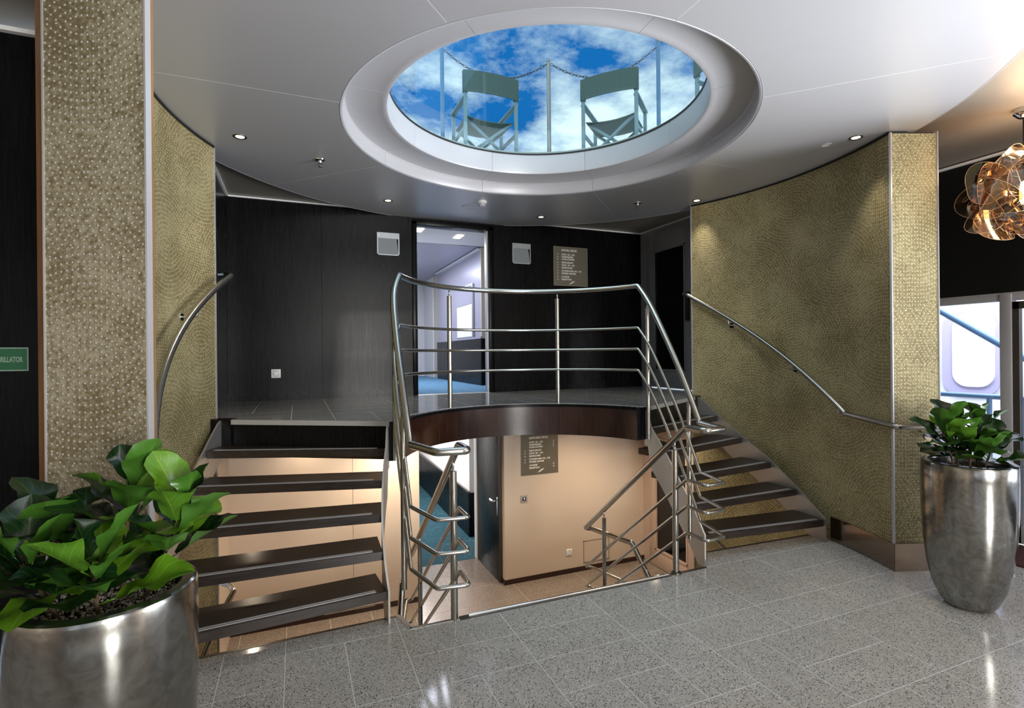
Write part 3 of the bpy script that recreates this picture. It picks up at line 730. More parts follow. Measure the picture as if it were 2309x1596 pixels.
# ------------------------------------------------------------------ rooflight
sk = thing('skylight', 'round rooflight with stepped white rings in the ceiling centre', 'skylight', (X0, Y0, ZC))
for k in range(8):
    a0, a1 = math.radians(45 * k), math.radians(45 * (k + 1))
    prof = [(1.437, .03), (1.437, .010), (1.430, 0), (1.418, .004), (1.412, .014), (1.410, .095), (1.400, .110), (1.385, .115), (1.20, .115), (1.165, .112), (1.140, .108), (1.128, .112), (1.122, .13), (1.122, .29), (1.16, .29), (1.16, .16), (1.437, .16)]
    n = 16; bm = bmesh.new(); rr = []
    for i in range(n + 1):
        a = a0 + (a1 - a0) * i / n
        ring = []
        for r, z in prof:
            g = (.0011 / r) * (1 - 2 * i / n); ring.append(bm.verts.new((r * math.cos(a + g), r * math.sin(a + g), z)))
        rr.append(ring)
    m_ = len(prof)
    for Aa, Bb in zip(rr, rr[1:]):
        for j in range(m_): bm.faces.new((Aa[j], Aa[(j + 1) % m_], Bb[(j + 1) % m_], Bb[j]))
    bm.faces.new(rr[0]); bm.faces.new(rr[-1][::-1])
    bobj('ring_segment', bm, 'ceiling_ring', sk, angle=30)
lathe('ring_backing', [(1.445, .02), (1.445, .30), (1.17, .30), (1.17, .155), (1.43, .155)], 'seam', sk, n=96)
lathe('gasket', [(1.118, .285), (1.118, .300), (1.150, .300), (1.150, .285)], 'black', sk, n=96, closed=True)
lathe('glass_pane', [(0, .302), (1.16, .302), (1.16, .316), (0, .316)], 'roof_glass', sk, n=96)
# the open deck above
dk = empty_struct('floor_sundeck')
bm = bmesh.new(); ins = [bm.verts.new((*P(1.16, 360 * i / 72), ZC + .300)) for i in range(72)]
outer = []
for i in range(72):
    a = math.radians(5 * i); dx_, dy_ = math.cos(a), math.sin(a); tt = []
    if dx_ > 1e-6: tt.append((5.9 - X0) / dx_)
    if dx_ < -1e-6: tt.append((-4.8 - X0) / dx_)
    if dy_ > 1e-6: tt.append((13.5 - Y0) / dy_)
    if dy_ < -1e-6: tt.append((-5.8 - Y0) / dy_)
    outer.append(bm.verts.new((X0 + dx_ * min(tt), Y0 + dy_ * min(tt), ZC + .300)))
for i in range(72): bm.faces.new((ins[i], ins[(i + 1) % 72], outer[(i + 1) % 72], outer[i]))
ex = bmesh.ops.extrude_face_region(bm, geom=bm.faces[:])
for g in ex['geom']:
    if isinstance(g, bmesh.types.BMVert): g.co.z += .03
bobj('deck_plate', bm, 'deck_teak', dk)
ZD = ZC + .33

def director_chair(loc, rz, label):
    t = thing('folding_chair', label, 'chair', loc, rz, 'folding deck chairs around the rooflight')
    w, dp = .27, .42      # local: back poles at y=0, chair faces +y
    for sx_ in (-1, 1):
        x = sx_ * w
        obox('back_pole', (x - .017, x + .017, -.014, .014, 0, .855), 'chair_frame', t, bev=.004)
        obox('front_leg', (x - .017, x + .017, dp - .014, dp + .014, 0, .60), 'chair_frame', t, bev=.004)
        bm = bmesh.new(); box(bm, x - .026, x + .026, -.01, dp + .04, .60, .622, bev=.006); bobj('armrest', bm, 'chair_frame', t, angle=40)
        obox('foot_rail', (x - .014, x + .014, 0, dp, .05, .085), 'chair_frame', t)
        obox('side_rail', (x - .012, x + .012, 0, dp, .30, .33), 'chair_frame', t)
    for y in (.06, dp - .04):
        for sx_ in (-1, 1):
            bm = bmesh.new(); tube_bm(bm, [(sx_ * (w - .03), y + sx_ * .012, .06), (-sx_ * (w - .03), y + sx_ * .012, .44)], .016, 6); bobj('cross_leg', bm, 'chair_frame', t)
    bm = bmesh.new(); n = 8; q = []
    for i in range(n + 1):
        u = -1 + 2 * i / n; sag = -.03 * (1 - u * u)
        q.append([bm.verts.new((u * (w - .02), y, .445 + sag + dz)) for y, dz in ((.02, 0), (dp - .01, 0), (dp - .01, -.008), (.02, -.008))])
    for A_, B_ in zip(q, q[1:]):
        for j in range(4): bm.faces.new((A_[j], A_[(j + 1) % 4], B_[(j + 1) % 4], B_[j]))
    bm.faces.new(q[0]); bm.faces.new(q[-1]); bobj('seat', bm, 'fabric', t)
    bm = bmesh.new(); q = []
    for i in range(n + 1):
        u = -1 + 2 * i / n; sg = -.035 * (1 - u * u)
        q.append([bm.verts.new((u * (w + .022), sg + yy, z)) for yy, z in ((-.022, .655), (-.022, .865), (-.012, .865), (-.012, .655))])
    for A_, B_ in zip(q, q[1:]):
        for j in range(4): bm.faces.new((A_[j], A_[(j + 1) % 4], B_[(j + 1) % 4], B_[j]))
    bm.faces.new(q[0]); bm.faces.new(q[-1]); bobj('backrest', bm, 'fabric', t)
    for sx_ in (-1, 1): obox('back_sleeve', (sx_ * w - .024, sx_ * w + .024, -.026, .02, .65, .868), 'fabric', t, bev=.006)
    return t
director_chair((1.825, 4.94, ZD), 0, 'green folding deck chair above the rooflight, left of the middle post')
director_chair((2.915, 4.485, ZD), math.radians(-48), 'green folding deck chair above the rooflight, right of the middle post')
director_chair((3.52, 3.62, ZD), math.radians(-85), 'pale folding deck chair at the right rim of the rooflight, mostly hidden')
posts = [((1.41, 5.26), 1.28, 'thin steel chain post left of both deck chairs'), ((2.44, 4.88), 1.10, 'thin steel chain post between the two deck chairs'), ((3.465, 4.415), 1.28, 'thin steel chain post right of both deck chairs')]
for (px_, py_), h, lb in posts:
    t = thing('chain_post', lb, 'post', (px_, py_, ZD), 0, 'chain posts on the deck above')
    ocyl('pole', (0, 0, 0), (0, 0, h), .021, 'blue_paint' if h > 1.2 else 'steel_plate', t)
    lathe('base_plate', [(0, 0), (.07, 0), (.07, .01), (0, .01)], 'steel_plate', t, n=20)
    lathe('cap', [(.021, h - .01), (.024, h - .005), (.024, h + .012), (0, h + .02)], 'steel_plate', t, n=16)
def chain(a, b, sag, label):
    a, b = Vector(a), Vector(b); bm = bmesh.new(); L = (b - a).length; n = int(L * 1.08 / .036)
    pts = [a.lerp(b, i / n) + Vector((0, 0, -4 * sag * (i / n) * (1 - i / n))) for i in range(n + 1)]
    for i in range(n):
        p, q = pts[i], pts[i + 1]; c = (p + q) / 2; d_ = (q - p).normalized(); sdir = d_.cross(Vector((0, 0, 1))).normalized(); up_ = sdir.cross(d_)
        w2 = sdir if i % 2 else up_
        ring = []
        for k in range(8):
            t = 2 * PI * k / 8; ring.append(c + d_ * math.cos(t) * .024 + w2 * math.sin(t) * .010)
        tube_bm(bm, ring, .0032, 4, closed=True)
    o = bobj('chain', bm, 'dark_steel'); return tag(o, label, 'chain', 'chains between the deck posts')
chain((1.43, 5.26, ZD + 1.22), (2.425, 4.89, ZD + 1.08), .22, 'thin steel chain hanging behind the left deck chair')
chain((2.455, 4.87, ZD + 1.08), (3.45, 4.43, ZD + 1.22), .22, 'thin steel chain hanging behind the right deck chair')

# ------------------------------------------------------------------ ceiling fittings
DL = [(-0.364, 4.257, 'beside the left gold wall'), (0.885, 5.478, 'above the black wall left of the corridor door'), (2.645, 5.519, 'above the wall sign of the landing'), (3.896, 4.356, 'at the left end of the right gold wall'), (3.875, 2.648, 'nearest the chandelier')]
for x_, y_, w_ in DL:
    t = thing('downlight', 'small lit round downlight ' + w_, 'downlight', (x_, y_, ZC), 0, 'recessed downlights')
    lathe('trim_ring', [(.030, -.001), (.034, -.004), (.046, -.003), (.047, .001), (.03, .001)], 'dark_steel', t, n=28)
    lathe('lamp', [(0, -.0015), (.030, -.0015), (.030, 0), (0, 0)], 'bulb', t, n=24)
    ld = bpy.data.lights.new('downlight_beam', 'SPOT'); ld.energy = 34; ld.color = (1, .90, .76); ld.spot_size = math.radians(66); ld.spot_blend = 1.0; ld.shadow_soft_size = .03
    lo = bpy.data.objects.new('lamp_beam', ld); COL.objects.link(lo); lo.parent = t; lo.location = (0, 0, -.012)
t = thing('downlight', 'small unlit round downlight beside the lit one near the chandelier', 'downlight', (3.80, 2.83, ZC))
lathe('trim_ring', [(.026, -.001), (.030, -.003), (.040, -.002), (.041, .001), (.026, .001)], 'ceiling_ring', t, n=28); lathe('lamp', [(0, -.001), (.026, -.001), (.026, 0), (0, 0)], 'corr_white', t, n=24)
for x_, y_, lb in ((0.192, 4.528, 'chrome fire sprinkler in the ceiling left of the rooflight'), (3.36, 4.642, 'chrome fire sprinkler in the ceiling right of the rooflight')):
    t = thing('sprinkler', lb, 'sprinkler', (x_, y_, ZC), 0, 'ceiling sprinklers')
    lathe('cover_plate', [(0, 0), (.040, 0), (.038, -.006), (.018, -.010), (.012, -.022), (.012, -.03), (0, -.03)], 'chrome', t, n=24)
    bm = bmesh.new(); tube_bm(bm, [(-.010, 0, -.028), (-.013, 0, -.042), (0, 0, -.056), (.013, 0, -.042), (.010, 0, -.028)], .003, 6); bobj('yoke', bm, 'dark_steel', t)
    lathe('deflector', [(0, -.055), (.016, -.056), (.016, -.058), (0, -.058)], 'chrome', t, n=16)
t = thing('ceiling_speaker', 'flat round white speaker in the ceiling beside the smoke detector', 'speaker', (1.758, 5.40, ZC))
lathe('grille', [(0, -.004), (.080, -.004), (.090, -.006), (.098, -.004), (.10, .001), (0, .001)], 'ceiling_ring', t, n=36)
t = thing('smoke_detector', 'small white smoke detector on the ceiling beside the round speaker', 'smoke detector', (1.80, 5.17, ZC))
lathe('base', [(0, 0), (.050, 0), (.050, -.022), (.046, -.026), (0, -.026)], 'white_plastic', t, n=28)
lathe('sensor_head', [(.034, -.026), (.034, -.034), (.038, -.036), (.038, -.046), (.028, -.056), (0, -.058)], 'ceiling_ring', t, n=24)

# ------------------------------------------------------------------ stairs
def tread_poly(k, s, Ri, Ro, back):
    i0 = on_nose(k, Ri, 0, s); o0 = on_nose(k, Ro, 0, s); i1 = on_nose(k, Ri, back, s); o1 = on_nose(k, Ro, back * 1.05, s)
    # follow the radius at the ends
    mo = ((o0[0] + o1[0]) / 2, (o0[1] + o1[1]) / 2); r = math.hypot(mo[0] - X0, mo[1] - Y0); mo = (X0 + (mo[0] - X0) * Ro / r, Y0 + (mo[1] - Y0) * Ro / r)
    return [i0, o0, mo, o1, i1]
def flight(s, dz, label, name='staircase'):
    t = thing(name, label, 'staircase', (0, 0, 0), 0)
    for k in range(1, 6):
        z = NOSE[k][0] + dz; pl = tread_poly(k, s, RIK[k] + .004, 2.395, .30)
        td = prism('tread', pl, z - .052, z, ['tread_wood', 'tread_dark'], t, side_mi=1)
        td['label'] = 'dark wooden tread'
        # two inlaid anti-slip strips along the nosing
        for off, hh in ((.022, .0025), (.044, .0018)):
            a = on_nose(k, RIK[k] + .06, off, s); b = on_nose(k, 2.36, off, s); a2 = on_nose(k, RIK[k] + .06, off + .010, s); b2 = on_nose(k, 2.36, off + .010, s)
            prism('nosing_strip', [a, b, b2, a2], z - .001, z + hh, 'alu', td)
    # solid top riser and landing nosing
    a, b = on_nose(0, RI - .05, .012, s), on_nose(0, 2.40, .012, s); a2, b2 = on_nose(0, RI - .05, .035, s), on_nose(0, 2.40, .035, s)
    prism('riser', [a, b, b2, a2], NOSE[1][0] + dz, ZL + dz - .030, 'black_wood', t)
    a, b = on_nose(0, RI - .06, -.004, s), on_nose(0, 2.33, -.004, s); a2, b2 = on_nose(0, RI - .06, .015, s), on_nose(0, 2.33, .015, s)
    prism('landing_nosing', [a, b, b2, a2], ZL + dz - .034, ZL + dz + .001, 'alu', t)
    a, b = on_nose(0, 2.33, -.006, s), on_nose(0, 2.49, -.006, s); a2, b2 = on_nose(0, 2.33, .10, s), on_nose(0, 2.49, .10, s)
    prism('corner_block', [a, b, b2, a2], ZL + dz - .27, ZL + dz + .002, 'black_wood', t)
    # strings: helical plates whose edge follows the nosings
    def ztop(R):
        pts = []
        for k in range(6):
            p = on_nose(k, R, 0, 1); pts.append((math.degrees(math.atan2(p[1] - Y0, p[0] - X0)), NOSE[k][0] + dz))
        pts.sort(); pts = [(-60, pts[0][1] - .9)] + pts + [(60, pts[-1][1] + .1)]
        def f(a):
            for (a0, z0), (a1, z1) in zip(pts, pts[1:]):
                if a0 <= a <= a1: return z0 + (z1 - z0) * (a - a0) / (a1 - a0)
            return pts[-1][1]
        return f, pts
    fo, po = ztop(2.41); a_lo, a_hi = po[1][0], po[-2][0]
    def zf(a): 
        zt = fo(a) + .012; return (max(zt - .30, dz - .02) if a > a_lo - .1 else dz, min(zt, ZL + dz - .005))
    arc_wall('outer_string', 2.405, 2.418, a_lo - .3, a_hi - .1, 0, 1, 'steel_plate', t, n=40, s=s, zf=zf)
    rin = lambda a: 1.165 + .07 * min(max((14 - a) / 26, -.1), 1.15) - RI
    fi, pi_ = ztop(RI); b_lo, b_hi = pi_[1][0], pi_[-2][0]
    def zg(a):
        zt = fi(a) + .02; return (max(zt - .36, dz - .06), min(zt, ZL + dz - .03))
    arc_wall('inner_string', RI - .012, RI, b_lo - .6, b_hi + 1.5, 0, 1, 'lit_string_steel', t, n=40, s=s, zf=zg, rf=rin)
    return t
flight(-1, 0, 'open dark wood stair rising left of the railing beside the gold wall')
flight(1, 0, 'open dark wood stair rising on the right beside the gold wall')
flight(-1, ZB - ZL, 'open dark wood stair descending below the left flight')
flight(1, ZB - ZL, 'open dark wood stair descending below the right flight')
# centre flight from the hall floor down to the lower deck
cs = thing('staircase', 'wide centre stair dropping from the hall floor to the lower deck', 'staircase', (X0, 3.075, 0))
for k in range(1, 6):
    z = -k * 1.25 / 6; y = .02 + (k - 1) * .245
    td = obox('tread', (-.80, .80, y, y + .27, z - .05, z), ['tread_wood'], cs)
for sx_ in (-.83, .83):
    bm = bmesh.new(); v = [(sx_ - .006, 0.01, -.03), (sx_ - .006, 0.01, -.30), (sx_ - .006, 1.22, -1.25), (sx_ - .006, 1.40, -1.25), (sx_ - .006, 1.40, -1.17)]
    a = [bm.verts.new(p) for p in v]; b = [bm.verts.new((p[0] + .012, p[1], p[2])) for p in v]; bm.faces.new(a); bm.faces.new(b[::-1])
    for i in range(5): bm.faces.new((a[i], a[(i + 1) % 5], b[(i + 1) % 5], b[i]))
    bobj('string', bm, 'steel_plate', cs)
# edge trims round the opening in the floor
tr = empty_struct('trim_4', 'steel edging around the stair opening in the floor')
def edge(a, b, w, z1, mat, z0=-.27):
    a, b = Vector(a), Vector(b); d_ = (b - a).normalized(); n_ = Vector((-d_.y, d_.x))
    p = [a, b, b + n_ * w, a + n_ * w]; prism('edge_strip', [(q.x, q.y) for q in p], z0, z1, mat, tr)
edge((-0.86, 3.198), (0.578, 3.240), .022, .002, 'dark_steel')
edge((0.570, 3.262), (0.612, 3.072), -.022, .004, 'steel_plate')
edge((0.60, 3.062), (0.93, 3.062), .022, .004, 'steel_plate')
edge((0.93, 3.05), (2.47, 3.05), .034, .003, 'dark_steel')
tube('edge_bead', [(0.96, 3.078, .004), (2.46, 3.078, .004)], .010, 'chrome', tr, n=10)
edge((2.47, 3.062), (2.80, 3.062), .022, .004, 'dark_steel')
edge((2.80, 3.062), (3.02, 3.306), .022, .004, 'steel_plate')
edge((3.02, 3.296), (4.26, 3.246), .022, .002, 'dark_steel')
obox('edge_block', (.90, .96, 3.045, 3.09, -.02, .006), 'dark_steel', tr)
lathe('newel_collar', [(0, 0), (.040, 0), (.036, .010), (.026, .012)], 'dark_steel', tr, n=20, loc=(2.530, 3.078, .003))

# ------------------------------------------------------------------ the continuous railing
rl = thing('stair_railing', 'continuous brushed steel railing around the landing and down both stairs', 'railing', (X0, Y0, 0))
def L3(p): return (p[0] - X0, p[1] - Y0, p[2])
def side_pts(s, off):
    """from landing corner down to the hairpin and lower flight; off below the top rail"""
    x = lambda d_: X0 + s * d_
    pts = [(x(1.080), 3.80, 2.180 - off), (x(1.140), 3.66, 1.965 - off), (x(1.170), 3.50, 1.705 - off), (x(1.160), 3.32, 1.42 - off), (x(1.085), 3.105, 1.072 - off)]
    return pts
def hair(s, z): 
    x = lambda d_: X0 + s * d_
    return [(x(1.005), 2.785, z), (x(.83), 2.765, z), (x(.83), 2.955, z)]
OFF = (0, .365, .55, .735); HZ = (1.072, .705, .52, .335)
def smooth_pts(p, sub=4):
    out = []; p = [Vector(q) for q in p]
    for i in range(len(p) - 1):
        p0 = p[max(i - 1, 0)]; p1 = p[i]; p2 = p[i + 1]; p3 = p[min(i + 2, len(p) - 1)]
        for k in range(sub):
            t = k / sub
            out.append(0.5 * ((2 * p1) + (-p0 + p2) * t + (2 * p0 - 5 * p1 + 4 * p2 - p3) * t * t + (-p0 + 3 * p1 - 3 * p2 + p3) * t ** 3))
    out.append(p[-1]); return out
LOWSLOPE = (1.08 + .055) / (4.37 - 2.955)
for k, (off, hz) in enumerate(zip(OFF, HZ)):
    r = .0225 if k == 0 else .0125; nm = 'top_rail' if k == 0 else 'mid_rail'
    z = 2.185 - off
    land = [(*P(1.115 - .035 * i / 36, 18.8 + (157.8 - 18.8) * i / 36), z) for i in range(37)]
    def sd(s):
        adj = 0.0 if s > 0 else .018
        q = [(X0 + s * (d_ - adj), y, zz) for d_, y, zz in ((1.088, 3.70, 2.02 - off), (1.105, 3.52, 1.735 - off), (1.105, 3.33, 1.435 - off))]
        q = smooth_pts([land[0 if s > 0 else -1]] + q + [(X0 + s * 1.085, 3.105, hz)], 5)
        low_z = hz - LOWSLOPE * (4.37 - 2.955)
        e_ = (X0 + s * .83, 4.37, low_z)
        tail = hair(s, hz) + [e_, (X0 + s * .875, 4.345, low_z), (X0 + s * 1.0, 3.86, low_z + .0), (X0 + s * 1.09, 3.55, low_z - .45), (X0 + s * 1.10, 3.1, low_z - 1.05)]
        return q[1:], tail
    qr, tr_ = sd(1); ql, tl_ = sd(-1)
    full = (ql + [Vector(p) for p in tl_])[::-1] + [Vector(p) for p in land[::-1]] + qr + [Vector(p) for p in tr_]
    rr_ = .022 if k == 0 else .016
    path = fillet(full, rr_ * 1.6, 4)
    tube(nm, [L3(p) for p in path], r, 'steel', rl, n=14 if k == 0 else 10)
def post(x, y, z0, z1, zr, r=.0195):
    p_ = ocyl('post', L3((x, y, z0)), L3((x, y, z1)), r, 'steel', rl, n=18)
    bm = bmesh.new(); cyl(bm, L3((x, y, z1)), L3((x, y, zr)), .0065, n=8); bobj('pin', bm, 'chrome', p_)
for s, a in ((1, 62), (-1, 64)):
    q = P(1.115, a, s); 
for px_, py_ in ((1.245, 4.478), (2.275, 4.413)): post(px_, py_, ZL - .004, 2.115, 2.17)
for s in (1, -1):
    post(X0 + s * (1.092 if s > 0 else 1.06), 3.735, .86, 1.985, 2.06, .0175)
    post(X0 + s * (1.125 if s > 0 else 1.095), 3.270, .15, 1.215, 1.35, .0175)
    post(X0 + s * .83, 3.078, 0, .895, .97, .0215)
    post(X0 + s * .83, 4.04, -.87, .125, .20, .0175)
    post(X0 + s * 1.04, 3.70, -1.6, -.36, -.24, .0175)

# wall handrails
def handrail(s, dz, label):
    t = thing('handrail', label, 'handrail', (X0, Y0, 0))
    pts = [(2.365, 25.5, 2.215), (2.42, 15.5, 1.93), (2.42, 7.3, 1.716), (2.42, -.5, 1.496), (2.42, -8.0, 1.267), (2.42, -14, 1.10)]
    import bisect
    zz = lambda g: 2.215 + (1.10 - 2.215) * (25.5 - g) / 39.5 + .035 * math.sin(PI * (25.5 - g) / 39.5)
    RR = 2.42 if s > 0 else 2.385
    a = [(*P(RR, 25.5 - 39.5 * i / 40, s), zz(25.5 - 39.5 * i / 40) + dz) for i in range(41)]
    pth = [Vector(q) for q in a]
    endp = [(*P(RR + .005, -15.0, s), 1.075 + dz), (*P(RR + .005, -23.5, s), 1.075 + dz)]
    tip = [(*P(2.46, 26.8, s), 2.235 + dz), (*P(2.52, 27.2, s), 2.235 + dz)]
    if s > 0 and dz == 0: endp = [(3.955, 2.425, 1.055), (4.25, 2.31, 1.05)]
    full = tip[::-1] + [Vector(a[0])] + pth[1:] + [Vector(p) for p in endp]
    tube('rail', [L3(p) for p in fillet(full, .03)], .0205, 'steel', t, n=14)
    for g, z in ((15, 1.9), (-.5, 1.44), (-12, 1.165)):
        w0 = Vector((*P(RW, g, s), zz(g) + dz - .075)); w1 = Vector((*P(RR + .015, g, s), zz(g) + dz - .07)); w2 = Vector((*P(RR, g, s), zz(g) + dz - .015))
        bk = tube('bracket', [L3(p) for p in fillet([w0, w1, w2], .02)], .007, 'chrome', t, n=8)
        n0 = Vector((*P(RW - .008, g, s), zz(g) + dz - .075)); bm = bmesh.new(); cyl(bm, L3(w0), L3(n0), .026, n=20); bobj('wall_rose', bm, 'chrome', bk)
    if s > 0 and dz == 0:
        w0 = Vector((4.235, 2.39, .975)); w1 = Vector((4.212, 2.33, .98)); w2 = Vector((4.212, 2.327, 1.035))
        bk = tube('bracket', [L3(p) for p in fillet([w0, w1, w2], .02)], .007, 'chrome', t, n=8)
        bm = bmesh.new(); cyl(bm, L3(w0), L3(w0 + Vector((-.005, -.012, 0))), .028, n=20); bobj('wall_rose', bm, 'chrome', bk)
    return t
handrail(1, 0, 'steel wall handrail sloping down the right gold wall to the planter')
handrail(-1, 0, 'steel wall handrail curving down the left gold wall behind the column')
handrail(1, ZB - ZL, 'steel wall handrail of the lower flight under the right stair')
handrail(-1, ZB - ZL, 'steel wall handrail of the lower flight under the left stair')

# ------------------------------------------------------------------ signs, lamps, sockets
def text_mesh(name, s_, size, loc, mat, parent, rot=(PI / 2, 0, 0), bold=.0, align='LEFT', sx=1.0):
    cu = bpy.data.curves.new(name, 'FONT'); cu.body = s_; cu.size = size; cu.extrude = .0006; cu.offset = bold; cu.align_x = align; cu.resolution_u = 2
    to = bpy.data.objects.new(name, cu); COL.objects.link(to)
    dg = bpy.context.evaluated_depsgraph_get(); me = bpy.data.meshes.new_from_object(to.evaluated_get(dg))
    bpy.data.objects.remove(to); bpy.data.curves.remove(cu)
    o = link(name, me, mat, parent); o.location = loc; o.rotation_euler = rot; o.scale = (sx, 1, 1); return o
def arrow(bm, x, z, ang, L=.022):
    T = Matrix.Translation((x, 0, z)) @ Matrix.Rotation(-ang, 4, 'Y')
    for b in ((-L / 2, L / 2, -.0016, .0016),): box(bm, b[0], b[1], -.0072, -.0055, b[2], b[3], mat=T)
    for sg in (-1, 1):
        T2 = T @ Matrix.Translation((L / 2, 0, 0)) @ Matrix.Rotation(sg * math.radians(140), 4, 'Y')
        box(bm, 0, L * .5, -.0072, -.0055, -.0016, .0016, mat=T2)
def wave_logo(parent, x, z, sc):
    bm = bmesh.new()
    for dz_, l0 in ((0, 1.0), (.018, .75)):
        n = 14; top = []; bot = []
        for i in range(n + 1):
            t = i / n; xx = (-.5 + t) * .10 * l0; zz = .018 * math.sin((t - .5) * PI) + dz_ * .5; th = .0045 * math.sin(PI * min(max(t, .03), .97))
            top.append(bm.verts.new((x + xx * sc, -.0070, z + (zz + th) * sc))); bot.append(bm.verts.new((x + xx * sc, -.0070, z + (zz - th) * sc)))
        for i in range(n): bm.faces.new((top[i], top[i + 1], bot[i + 1], bot[i]))
    ex = bmesh.ops.extrude_face_region(bm, geom=bm.faces[:])
    for g in ex['geom']:
        if isinstance(g, bmesh.types.BMVert): g.co.y += .0015
    bobj('wave_emblem', bm, 'lettering', parent)
def deck_sign(x, y, z, w, h, title, arrows, label, xt, zt):
    t = thing('deck_sign', label, 'sign', (x, y, z))
    obox('backing', (0, w, -.004, 0, 0, h), 'sign_edge', t); obox('plate', (.004, w - .004, -.0055, -.004, .004, h - .004), 'sign', t)
    names = ('SUITE  301 - 333', 'HAIRDRESSER', 'CLUB LOUNGE', 'RESTAURANT', 'SUITE  201 - 233', 'RESTROOMS', 'STATEROOMS 102 - 118', 'FITNESS CENTER', 'LOUNGE', 'RECEPTION')
    offs = (.055, .086, .116, .159, .193, .227, .267, .300, .343, .377)
    text_mesh('lettering', title, .037, (xt, -.0058, zt - .013), 'lettering', t, bold=.0010)
    bm = bmesh.new()
    for nm_, of, (ax, ang) in zip(names, offs, arrows):
        text_mesh('lettering', nm_, .0275, (xt, -.0058, zt - of - .0095), 'lettering', t, bold=.0009)
        arrow(bm, ax, zt - of, math.radians(ang))
    bobj('arrows', bm, 'lettering', t)
    wave_logo(t, w * .53, zt - .420, 1.0)
deck_sign(3.07, YB - .001, 2.479, .50, .504, 'ROYAL DECK', [(.06, 180)] * 3 + [(.06, 225)] * 7, 'bronze directory sign reading ROYAL DECK on the black landing wall', .115, .459)
deck_sign(2.580, YB - .011, .072, .525, .60, 'SAPPHIRE DECK', [(.455, 45)] * 3 + [(.06, 225)] + [(.06, 180)] * 2 + [(.06, 225)] * 2 + [(.455, 45)] * 2, 'bronze directory sign reading SAPPHIRE DECK on the lower champagne wall', .115, .468)
def wall_lamp(x, z, label):
    t = thing('wall_lamp', label, 'wall light', (x, YB, z), 0, 'recessed wall lamps')
    w = .125
    bm = bmesh.new()
    for b in ((-w, w, .125, .06 + .0), (-w, -w + .012, -.13, .06), (w - .012, w, -.13, .06), (-w, w, -.13, -.118)): 
        box(bm, b[0], b[1], -.012, 0, min(b[2], b[3]), max(b[2], b[3]))
    bobj('frame', bm, 'lamp_frame', t)
    bm = bmesh.new(); v = [bm.verts.new(p) for p in ((-w + .012, -.002, .06), (w - .03, -.002, .06), (w - .012, -.010, -.118), (-w + .012, -.010, -.118))]; bm.faces.new(v)
    ex = bmesh.ops.extrude_face_region(bm, geom=bm.faces[:])
    for g in ex['geom']:
        if isinstance(g, bmesh.types.BMVert): g.co.y += .004
    bobj('recess', bm, 'lamp_in', t)
    for sx_ in (-1, 1): lathe('screw', [(0, .0), (.004, 0), (.004, .002), (0, .002)], 'chrome', t, n=8, loc=(sx_ * .108, -.013, .095)).rotation_euler = (PI / 2, 0, 0)
wall_lamp(.974, 2.862, 'square recessed wall lamp left of the corridor doorway'); wall_lamp(2.62, 2.857, 'square recessed wall lamp between the corridor doorway and the sign')
def socket(x, y, z, w, label, body='white_plastic', name='power_socket'):
    t = thing(name, label, 'socket' if name == 'power_socket' else 'switch', (x, y, z))
    obox('face_plate', (-w / 2, w / 2, -.010, 0, -w / 2, w / 2), body, t, bev=.003)
    if name == 'power_socket':
        o = lathe('inlet', [(.028, .0), (.030, .003), (.026, .003), (.024, -.004), (0, -.004)], 'grey_plastic', t, n=24, loc=(0, -.010, 0)); o.rotation_euler = (PI / 2, 0, 0)
        o.scale = (w / .09,) * 3
    else:
        obox('rocker', (-w * .28, w * .28, -.014, -.010, -w * .28, w * .28), 'dark_steel', t, bev=.002); obox('indicator', (-.006, .008, -.016, -.014, -.012, .016), 'white_plastic', t)
socket(-.20, YB, 1.418, .092, 'white power socket low on the black landing wall')
socket(3.25, YB - .01, -.98, .085, 'white power socket low on the lower champagne wall')
socket(2.62, YB - .01, -.212, .090, 'grey key switch on the lower wall beneath the directory sign', 'grey_plastic', 'key_switch')

# ------------------------------------------------------------------ left black wall with safety sign
wk = struct(obox('wall_far_left', (-4.5, -0.93, 3.30, 3.36, 0, ZC), 'black_wood'), 'black wall left of the gold column')
t_ = struct(obox('trim_5', (-4.5, -0.93, 3.27, 3.30, ZC - .002, ZC + .02), 'white_trim'))
sg = thing('safety_sign', 'green DEFIBRILLATOR sign on the black wall at the left edge', 'sign', (-1.425, 3.298, 1.54))
obox('backing', (0, .205, -.004, 0, 0, .115), 'green_sign_edge', sg); obox('plate', (.005, .200, -.006, -.004, .006, .109), 'green_sign', sg)
text_mesh('lettering', 'DEFIBRILLATOR', .036, (.184, -.0068, .044), 'green_sign_edge', sg, bold=.0012, sx=.52, align='RIGHT')

# lobby shell behind the camera
ws = empty_struct('wall_front'); 
obox('wall_panel', (-4.5, 5.45, -5.5, -5.4, 0, .8), 'tan_panel', ws); obox('wall_panel', (-4.5, 5.45, -5.5, -5.4, 2.6, ZC2), 'tan_panel', ws)
for x_ in (-4.5, -2.0, .5, 3.0, 5.33): obox('mullion', (x_, x_ + .12, -5.5, -5.4, .8, 2.6), 'alu', ws)
wf = empty_struct('wall_far_side'); obox('wall_panel', (-4.6, -4.5, -5.5, 3.4, 0, ZC2), 'tan_panel', wf)

